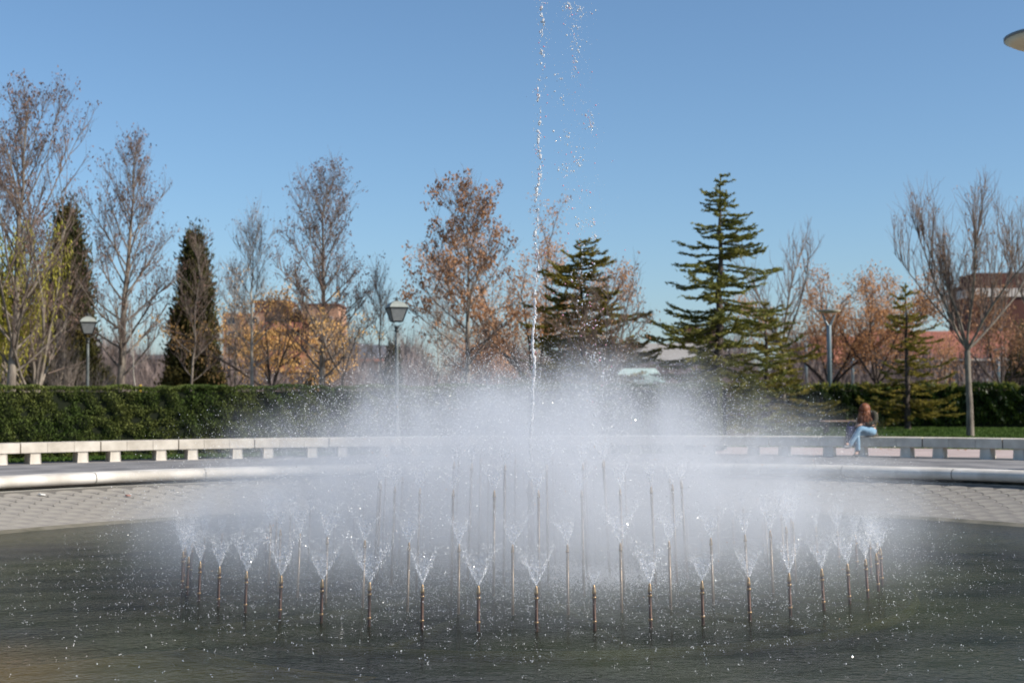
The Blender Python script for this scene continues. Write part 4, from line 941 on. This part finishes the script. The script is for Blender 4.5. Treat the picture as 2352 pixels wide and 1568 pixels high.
# brick apartments behind the golden trees
DA = 300; k = F / DA
o = bldg('apartment_block', 'large peach brick apartment block with red balconies behind golden trees', 645, DA, 24.5, 18.8, 14, M['brick'])
x0 = gx(645, DA)
bm = bmesh.new(); box(bm, -6, 1.5, 2, 12, 18.803, 21.6); bmobj('stair_tower', bm, [M['brickdark']], o)
bm = bmesh.new(); box(bm, 4.5, 12.2, -.9, 13, 17.2, 20.2); bmobj('upper_storey', bm, [M['brick']], o)
bm = bmesh.new(); box(bm, 4.2, 12.5, -1.2, 13.2, 20.203, 20.7); bmobj('roof', bm, [M['brickdark']], o)
bm = bmesh.new(); box(bm, -9, -8.6, 1, 1.4, 18.803, 20.5); box(bm, 2, 3.3, 3, 3.2, 18.803, 20.2); bmobj('chimney', bm, [M['wallpale']], o)
for fl in range(6):
    z = .6 + fl * 2.95
    bm = bmesh.new(); box(bm, -3.6, 4.4, -1.5, -.01, z, z + 1.35); p = bmobj('balcony', bm, [M['brickred']], o)
    bm = bmesh.new(); box(bm, -3.4, 4.2, -.05, -.004, z + 1.35, z + 2.7); bmobj('balcony_shade_panel', bm, [M['dark']], o)  # dark panel paints the shade inside the recessed balcony
    for xx in (-10.5, -5.6, 7.0, 10.2): window(o, xx, z + 1.2, 1.5, 1.3, M['shutter' if (fl * 3 + int(xx)) % 3 == 0 else 'pane'], M['wallpale'], -.9 if (xx > 4.5 and fl == 5) else 0)
o = bldg('apartment_block', 'lower brick block with grey roof and red edge left of the large lantern', 835, 240, 11.5, 7.5, 10, M['brick'])
bm = bmesh.new(); vs = [bm.verts.new(v) for v in ((-6.2, -.8, 7.503), (6.2, -.8, 7.503), (6.2, 11, 7.503), (-6.2, 11, 7.503), (-6.2, 5, 10.6), (6.2, 5, 9.8))]
for q in ((0, 1, 5, 4), (3, 4, 5, 2), (0, 4, 3), (1, 2, 5), (0, 3, 2, 1)): bm.faces.new([vs[i] for i in q])
bmobj('roof', bm, [M['greyroof']], o)
bm = bmesh.new(); box(bm, 2.6, 5.7, -1.0, -.01, 0, 7.4); bmobj('pale_stair_tower', bm, [M['wallpale']], o)
bm = bmesh.new(); box(bm, -6.3, 6.3, -1.3, -.81, 7.1, 7.5); bmobj('eaves', bm, [M['brickred']], o)
for fl in range(2):
    for xx in (-4, -1.5, .8): window(o, xx, 1.5 + fl * 2.9, 1.2, 1.4, M['pane'])
    window(o, 4.15, 2.0 + fl * 2.6, 1.2, 1.5, M['dark'], M['brick'], -1.0)
o = bldg('low_building', 'long grey-roofed low building seen between the left trees', 330, 150, 9.5, 3.6, 8, M['brick'])
bm = bmesh.new(); box(bm, -5.6, 5.6, -1.2, 9, 5.3, 5.75); bmobj('roof', bm, [M['greyroof']], o)
bm = bmesh.new(); box(bm, -4.7, 4.7, -.02, 8, 3.603, 5.29); bmobj('window_band', bm, [M['pane']], o)
for xx in (-3, -1, 1, 3):
    bm = bmesh.new(); box(bm, xx - .12, xx + .12, -.14, -.023, 3.61, 5.28); bmobj('mullion', bm, [M['wallpale']], o)
o = bldg('brick_house', 'orange brick house glimpsed at the far left edge', 18, 170, 7.0, 12.5, 8, M['brickred'])
for fl in range(4): window(o, -1.6, 1.4 + fl * 2.9, 1.1, 1.4, M['pane']); window(o, 1.6, 1.4 + fl * 2.9, 1.1, 1.4, M['pane'])
o = bldg('pink_building', 'low pink building beside the tall cedar right of the jet', 1520, 190, 16, 5.2, 10, M['pinkwall'])
bm = bmesh.new(); box(bm, -8.6, 8.6, -.8, 10.5, 5.203, 5.7); bmobj('roof', bm, [M['greyroof']], o)
bm = bmesh.new(); box(bm, -7, 7, 1, 10, 5.71, 8.2); bmobj('upper_storey', bm, [M['wallpale']], o)
bm = bmesh.new(); box(bm, 3.5, 8, 1.2, 5, 8.203, 10.3); bmobj('roof_house', bm, [M['brickdark']], o)
for xx in (-6, -3, 0, 3, 6): window(o, xx, 1.2, 1.4, 1.6, M['pane'])
# pale green awnings
for px, wd, ht, lab in ((1104, 3.2, 3.0, 'pale green awning behind the trees left of the jet'), (1464, 3.3, 3.4, 'larger pale green awning right of the broad cedar'), (1502, 1.6, 2.9, 'smaller pale green awning beside the larger one')):
    D = 110; o = thing('awning', lab, 'awning', (gx(px, D), D, 0), 0, 'pale green awnings')
    bm = bmesh.new(); vs = [bm.verts.new(v) for v in ((-wd / 2, -1, ht - .5), (wd / 2, -1, ht - .5), (wd / 2, 1, ht - .5), (-wd / 2, 1, ht - .5), (-wd * .42, 0, ht), (wd * .42, 0, ht))]
    for q in ((0, 1, 5, 4), (1, 2, 5), (2, 3, 4, 5), (3, 0, 4)): bm.faces.new([vs[i] for i in q])
    bmobj('canopy', bm, [M['tent']], o)
    bm = bmesh.new(); box(bm, -wd * .12, wd * .46, -1.02, -.99, .3, ht - .5); bmobj('side_cloth', bm, [M['tent']], o)
    for sx in (-1, 1):
        for sy in (-1, 1): bm = bmesh.new(); lathe(bm, [(.04, 0), (.04, ht - .5)], 6, None, sx * (wd / 2 - .06), sy * .92); bmobj('leg', bm, [M['lamppole']], o)
# tiled-roof building and dark tower on the right
o = bldg('tiled_roof_building', 'dark brick building with red tiled roof at the right edge', 2300, 130, 20, 4.45, 12, M['brickdark'], R(4))
root_roof = bmesh.new(); 
# roof slope built of tile rows: long half-round channels
V, Q = [], []; nt_ = 84; L = 22.0
for i in range(nt_ + 1):
    for j in range(5):
        xx = -11 + L * (i + j / 4.0) / (nt_ + 1); zz = .055 * abs(math.sin(math.pi * (j / 4.0)))
        V.append((xx, -1.0, 4.50 + zz)); V.append((xx, 6.0, 7.25 + zz))
for i in range(len(V) // 2 - 1): Q.append((2 * i, 2 * i + 2, 2 * i + 3, 2 * i + 1))
npmesh('tiled_roof', V, Q, [M['tile']], o)
bm = bmesh.new(); vs = [bm.verts.new(v) for v in ((-11, 6.02, 7.24), (11, 6.02, 7.24), (11, 13, 4.5), (-11, 13, 4.5))]; bm.faces.new(vs); bmobj('rear_roof', bm, [M['tile']], o)
bm = bmesh.new(); box(bm, -11, 11, -1.0, -.85, 4.30, 4.49); bmobj('gutter', bm, [M['wallpale']], o)
for xx in (-8.5, -6.2, -3.9, -1.4, .9, 3.2, 5.5): window(o, xx, 1.75, 1.25, 1.75, M['shutter' if xx in (-3.9, -1.4, .9) else 'pane'], M['brickdark'])
o = bldg('brick_tower_block', 'dark brick tower block with pale band above the tiled roof', 2325, 220, 12.0, 18.3, 12, M['brickdark'])
bm = bmesh.new(); box(bm, -6.2, 6.2, -.25, 12.2, 16.2, 17.5); bmobj('pale_band', bm, [M['wallpale']], o)
bm = bmesh.new(); box(bm, -5.2, 3.5, 1, 9, 18.303, 20.0); bmobj('roof_house', bm, [M['brickdark']], o)
for fl in range(5):
    for xx in (-4.2, -1.4, 4.6): window(o, xx, 1.5 + fl * 2.9, 1.2, 1.5, M['pane'], M['wallpale'] if xx > 4 else M['brickdark'])
o = bldg('long_roofed_building', 'long red-roofed building behind the orange and yellowish trees', 2120, 170, 24, 5.0, 10, M['pinkwall'])
bm = bmesh.new(); vs = [bm.verts.new(v) for v in ((-12.5, -.8, 5.003), (12.5, -.8, 5.003), (12.5, 11, 5.003), (-12.5, 11, 5.003), (-12.5, 5, 8.4), (12.5, 5, 8.4))]
for q in ((0, 1, 5, 4), (3, 4, 5, 2), (0, 4, 3), (1, 2, 5), (0, 3, 2, 1)): bm.faces.new([vs[i] for i in q])
bmobj('roof', bm, [M['tile']], o)
for xx in (-10, -7, -4, -1, 2, 5, 8): window(o, xx, 1.6, 1.3, 1.6, M['pane'])

# small park bench on the lawn
o = thing('park_bench', 'low backless wooden park bench on the lawn beyond the seated person', 'park bench', (gx(1935, 50), 50, 0), R(4))
for q, (y, z) in enumerate(((-.18, .44), (-.02, .44), (.14, .44))):
    bm = bmesh.new(); box(bm, -.75, .75, y, y + .12, z, z + .04); bmobj('seat_slat', bm, [M['wood']], o)
for x in (-.6, .6):
    bm = bmesh.new(); box(bm, x - .04, x + .04, -.16, .26, 0, .435); bmobj('leg', bm, [M['iron']], o)

# leaf litter and scraps under the hedge and at the water's edge
g = np.random.default_rng(77)
n = 500; a = np.radians(g.uniform(15, 46, n)); r = g.uniform(19.0, 23.6, n); P = np.stack([CC.x + r * np.sin(a), CC.y + r * np.cos(a), .012 + 0 * a], 1)
P = P[r > 22.0]; n = len(P); U = unit(n, g); U[:, 2] *= .2; U /= np.linalg.norm(U, axis=1)[:, None]; W = np.cross(U, [0, 0, 1.0]); V, Q = leaf_quads(P, U, W, .05, .03)
tag(npmesh('fallen_leaves', V, Q, [M['leafdry']]), 'dry fallen leaves along the edge of the right lawn', 'leaves', kind='stuff')
def bankpt(px, py):
    # a spot on the sloping bank
    for D in np.linspace(18, 30, 600):
        x = gx(px, D); z = gz(px, py, D); r = math.hypot(x - CC.x, D - CC.y); zb = BZ0 + (r - BR0) * (BZ1 - BZ0) / (BR1 - BR0)
        if BR0 < r < BR1 and z <= zb + .02: return (x, D, zb + .03)
    return None
for px, py, m_, lab, sz in ((98, 1136, 'litter', 'white scrap lying on the left bank', .05), (295, 1138, 'redpave', 'small red leaf on the left bank near the mist', .045)):
    p = bankpt(px, py)
    if p:
        bm = bmesh.new(); box(bm, -sz, sz, -sz * .6, sz * .6, -.006, .012, None); o = bmobj('scrap', bm, [M[m_]]); o.location = p; o.rotation_euler = (.1, .15, 1)
        for v in o.data.vertices: v.co.z += .01 * math.sin(v.co.x * 60)
        tag(o, lab, 'litter')

# ------------------------------------------------------------------ seated person
def skin_mesh(name, pts, edges, rad, m, parent, sub=2, root=0):
    me_ = bpy.data.meshes.new(name); me_.from_pydata(pts, edges, []); me_.update(); ob = bpy.data.objects.new(name, me_); COL.objects.link(ob)
    ob.modifiers.new('skin', 'SKIN'); sk = me_.skin_vertices[0].data if me_.skin_vertices else None
    if sk is None:
        bpy.context.view_layer.objects.active = ob; sk = me_.skin_vertices[0].data
    for i, r in enumerate(rad): sk[i].radius = (r, r) if not isinstance(r, tuple) else r; sk[i].use_root = (i == root)
    s = ob.modifiers.new('sub', 'SUBSURF'); s.levels = sub; s.render_levels = sub
    dg = bpy.context.evaluated_depsgraph_get(); ev = ob.evaluated_get(dg); nm_ = bpy.data.meshes.new_from_object(ev)
    bpy.data.objects.remove(ob); bpy.data.meshes.remove(me_)
    nm_.name = name; nm_.materials.clear(); nm_.polygons.foreach_set('use_smooth', np.ones(len(nm_.polygons), bool))
    return link(name, nm_, parent, [m])
def chain(pts, rad): return pts, [(i, i + 1) for i in range(len(pts) - 1)], rad
PD = 32.25; ppos = (gx(1997, PD), PD)
fd = math.atan2(-.71, -.70)
per = thing('person', 'person with long auburn hair, light blue jeans and crossed legs, bent forward on bench', 'person', (ppos[0], ppos[1], 0), fd)
# own frame: x forward, y to the person's left, z up
J = dict(pel=(0.02, 0, .57), hr=(.06, -.10, .56), kr=(.44, -.08, .54), ar=(.42, -.07, .12), tr_=(.56, -.07, .06), hl=(.06, .10, .57), kl=(.45, .00, .66), al=(.60, -.15, .30), tl=(.73, -.20, .30),
         b1=(.02, 0, .72), b2=(.03, 0, .90), ch=(.08, 0, .97), ne=(.16, 0, 1.05), hd=(.24, 0, 1.07), hd2=(.29, 0, 1.01), sr=(.07, -.17, .96), er=(.14, -.22, .78), wr=(.36, -.10, .73), sl=(.07, .17, .96), el=(.16, .22, .78), wl=(.38, .03, .74))
K = list(J); idx = {k: i for i, k in enumerate(K)}
E = [('pel', 'hr'), ('hr', 'kr'), ('kr', 'ar'), ('ar', 'tr_'), ('pel', 'hl'), ('hl', 'kl'), ('kl', 'al'), ('al', 'tl'), ('pel', 'b1'), ('b1', 'b2'), ('b2', 'ch'), ('ch', 'ne'), ('ne', 'hd'), ('hd', 'hd2'), ('ch', 'sr'), ('sr', 'er'), ('er', 'wr'), ('ch', 'sl'), ('sl', 'el'), ('el', 'wl')]
rad = dict(pel=.10, hr=.075, kr=.05, ar=.034, tr_=.03, hl=.075, kl=.05, al=.034, tl=.03, b1=.10, b2=.105, ch=.09, ne=.045, hd=.085, hd2=.06, sr=.05, er=.036, wr=.026, sl=.05, el=.036, wl=.026)
skin_mesh('body', [J[k] for k in K], [(idx[a], idx[b]) for a, b in E], [rad[k] for k in K], M['skin'], per)
jk = ['pel', 'hr', 'kr', 'ar', 'hl', 'kl', 'al']; ji = {k: i for i, k in enumerate(jk)}
jr = dict(pel=.12, hr=.10, kr=.066, ar=.052, hl=.105, kl=.070, al=.055)
JJ = dict(J, ar=(.415, -.07, .06), al=(.645, -.165, .25)); skin_mesh('jeans', [JJ[k] for k in jk] + [(-.09, 0, .56)], [(ji[a], ji[b]) for a, b in E if a in ji and b in ji] + [(0, len(jk))], [jr[k] for k in jk] + [.07], M['jeans'], per)
jk = ['pel', 'b1', 'b2', 'ch', 'sr', 'er', 'wr', 'sl', 'el', 'wl', 'ne']; ji = {k: i for i, k in enumerate(jk)}
jr = dict(ne=.07, pel=.15, b1=.14, b2=.14, ch=.12, sr=.085, er=.062, wr=.044, sl=.085, el=.062, wl=.044)
Pj_ = [list(J[k]) for k in jk]; Pj_[0] = [-.03, 0, .54]
for q, (a, b) in ((6, ('er', 'wr')), (9, ('el', 'wl'))): Pj_[q] = list(np.array(J[a]) * .12 + np.array(J[b]) * .88)
skin_mesh('jacket', Pj_ + [[-.04, 0, .47]], [(ji[a], ji[b]) for a, b in E if a in ji and b in ji] + [(0, len(Pj_))], [jr[k] for k in jk] + [.13], M['jacket'], per)
# hair: cap and long locks hanging forward over the face
skin_mesh('hair', [(.14, 0, 1.08), (.21, 0, 1.09), (.28, 0, 1.05), (.33, 0, .98), (.33, 0, .88), (.30, 0, .80), (.24, .07, .98), (.25, .08, .86), (.24, -.08, .98), (.26, -.09, .86)],
          [(0, 1), (1, 2), (2, 3), (3, 4), (4, 5), (1, 6), (6, 7), (1, 8), (8, 9)], [.08, .09, .09, .085, .075, .03, .085, .05, .085, .05], M['hair'], per)
bm = bmesh.new(); bmesh.ops.create_icosphere(bm, subdivisions=3, radius=1, matrix=Matrix.Translation((.225, 0, 1.085)) @ Matrix.Diagonal((.14, .115, .135, 1))); bmobj('hair_crown', bm, [M['hair']], per, True)
hairroot = [c for c in per.children if c.name.startswith('hair')][0]
g = np.random.default_rng(88); tb = Tubes()
for k in range(150):
    a = g.uniform(-2.4, 2.4); s = np.array([.21 + .085 * math.cos(a), .095 * math.sin(a), 1.00 + .10 * math.cos(a * .5) * g.random()]); e = np.array([.27 + .10 * math.cos(a) + g.normal(0, .03), .12 * math.sin(a) + g.normal(0, .03), g.uniform(.70, .88)])
    t = np.linspace(0, 1, 7)[:, None]; Pq = s * (1 - t) + e * t + np.array([.03, 0, 0]) * np.sin(t * math.pi) + g.normal(0, .006, (7, 3)); tb.add(Pq, np.array([.008, .012, .012, .011, .01, .008, .003]), 4)
tag(tb.build('hair_locks', [M['hair']], hairroot), kind='stuff')
# face features under the hair: nose and eyes
bm = bmesh.new(); bmesh.ops.create_icosphere(bm, subdivisions=2, radius=.018, matrix=Matrix.Translation((.345, 0, 1.0)) @ Matrix.Diagonal((1.2, .8, 1.3, 1))); bmobj('nose', bm, [M['skin']], per, True)
# hands with five fingers
for (wk, s, dirv) in (('wr', -1, (.9, .25, -.1)), ('wl', 1, (.8, -.45, -.1))):
    w0 = np.array(J[wk]); d = np.array(dirv); d /= np.linalg.norm(d); sd_ = np.cross(d, [0, 0, 1.0]); sd_ /= np.linalg.norm(sd_)
    pts = [tuple(w0), tuple(w0 + d * .045), tuple(w0 + d * .085)]; ed = [(0, 1), (1, 2)]; rd = [.024, .032, .030]
    for f, ln in enumerate((.060, .070, .066, .052)):
        b = w0 + d * .085 + sd_ * (f - 1.5) * .019; i0 = len(pts); pts += [tuple(b), tuple(b + d * ln * .5 + np.array([0, 0, -.008])), tuple(b + d * ln * .9 + np.array([0, 0, -.03]))]; ed += [(2, i0), (i0, i0 + 1), (i0 + 1, i0 + 2)]; rd += [.010, .009, .008]
    b = w0 + d * .03 + sd_ * .03 * s; i0 = len(pts); pts += [tuple(b), tuple(b + d * .03 + sd_ * .02 * s), tuple(b + d * .06 + sd_ * .018 * s)]; ed += [(1, i0), (i0, i0 + 1), (i0 + 1, i0 + 2)]; rd += [.012, .010, .009]
    skin_mesh('hand', pts, ed, rd, M['skin'], per, 1)
a_r, t_r = np.array(J['ar']), np.array(J['tr_']); skin_mesh('boot', [tuple(a_r + (0, 0, .09)), tuple(a_r), (.44, -.07, .055), (.56, -.07, .045), (.62, -.07, .04)], [(0, 1), (1, 2), (2, 3), (3, 4)], [.058, .055, .052, .045, .034], M['boot'], per)
skin_mesh('boot', [(.57, -.12, .37), (.60, -.15, .29), (.62, -.16, .25), (.72, -.21, .24), (.78, -.24, .24)], [(0, 1), (1, 2), (2, 3), (3, 4)], [.056, .052, .05, .044, .033], M['shoe'], per)
skin_mesh('scarf', [(-.0, .08, 1.01), (-.04, 0, .98), (-.07, -.05, .91), (-.08, -.06, .82)], [(0, 1), (1, 2), (2, 3)], [.06, .07, .06, .03], M['scarf'], per)
# navy bag hanging in front of the knees
bag = thing('shoulder_bag', 'navy cloth bag hanging beside the knees of the seated person', 'bag', (ppos[0] - .50, ppos[1] - .24, 0), R(20))
bm = bmesh.new(); box(bm, -.12, .12, -.05, .05, .24, .70, None, .03)
for v in bm.verts: v.co.x *= 1.0 + .12 * math.sin(v.co.z * 9); v.co.y *= 1 + .25 * math.sin(v.co.z * 7)
bmobj('bag_body', bm, [M['navy']], bag, True)
bm = bmesh.new(); box(bm, -.102, .102, -.066, -.045, .50, .69, None, .01); bmobj('bag_flap', bm, [M['navy']], bag, True)
tb = Tubes(); t = np.linspace(0, math.pi, 11); tb.add(np.stack([-.08 * np.cos(t), 0 * t, .67 + .14 * np.sin(t)], 1), np.full(11, .012), 5); tb.build('strap', [M['navy']], bag)
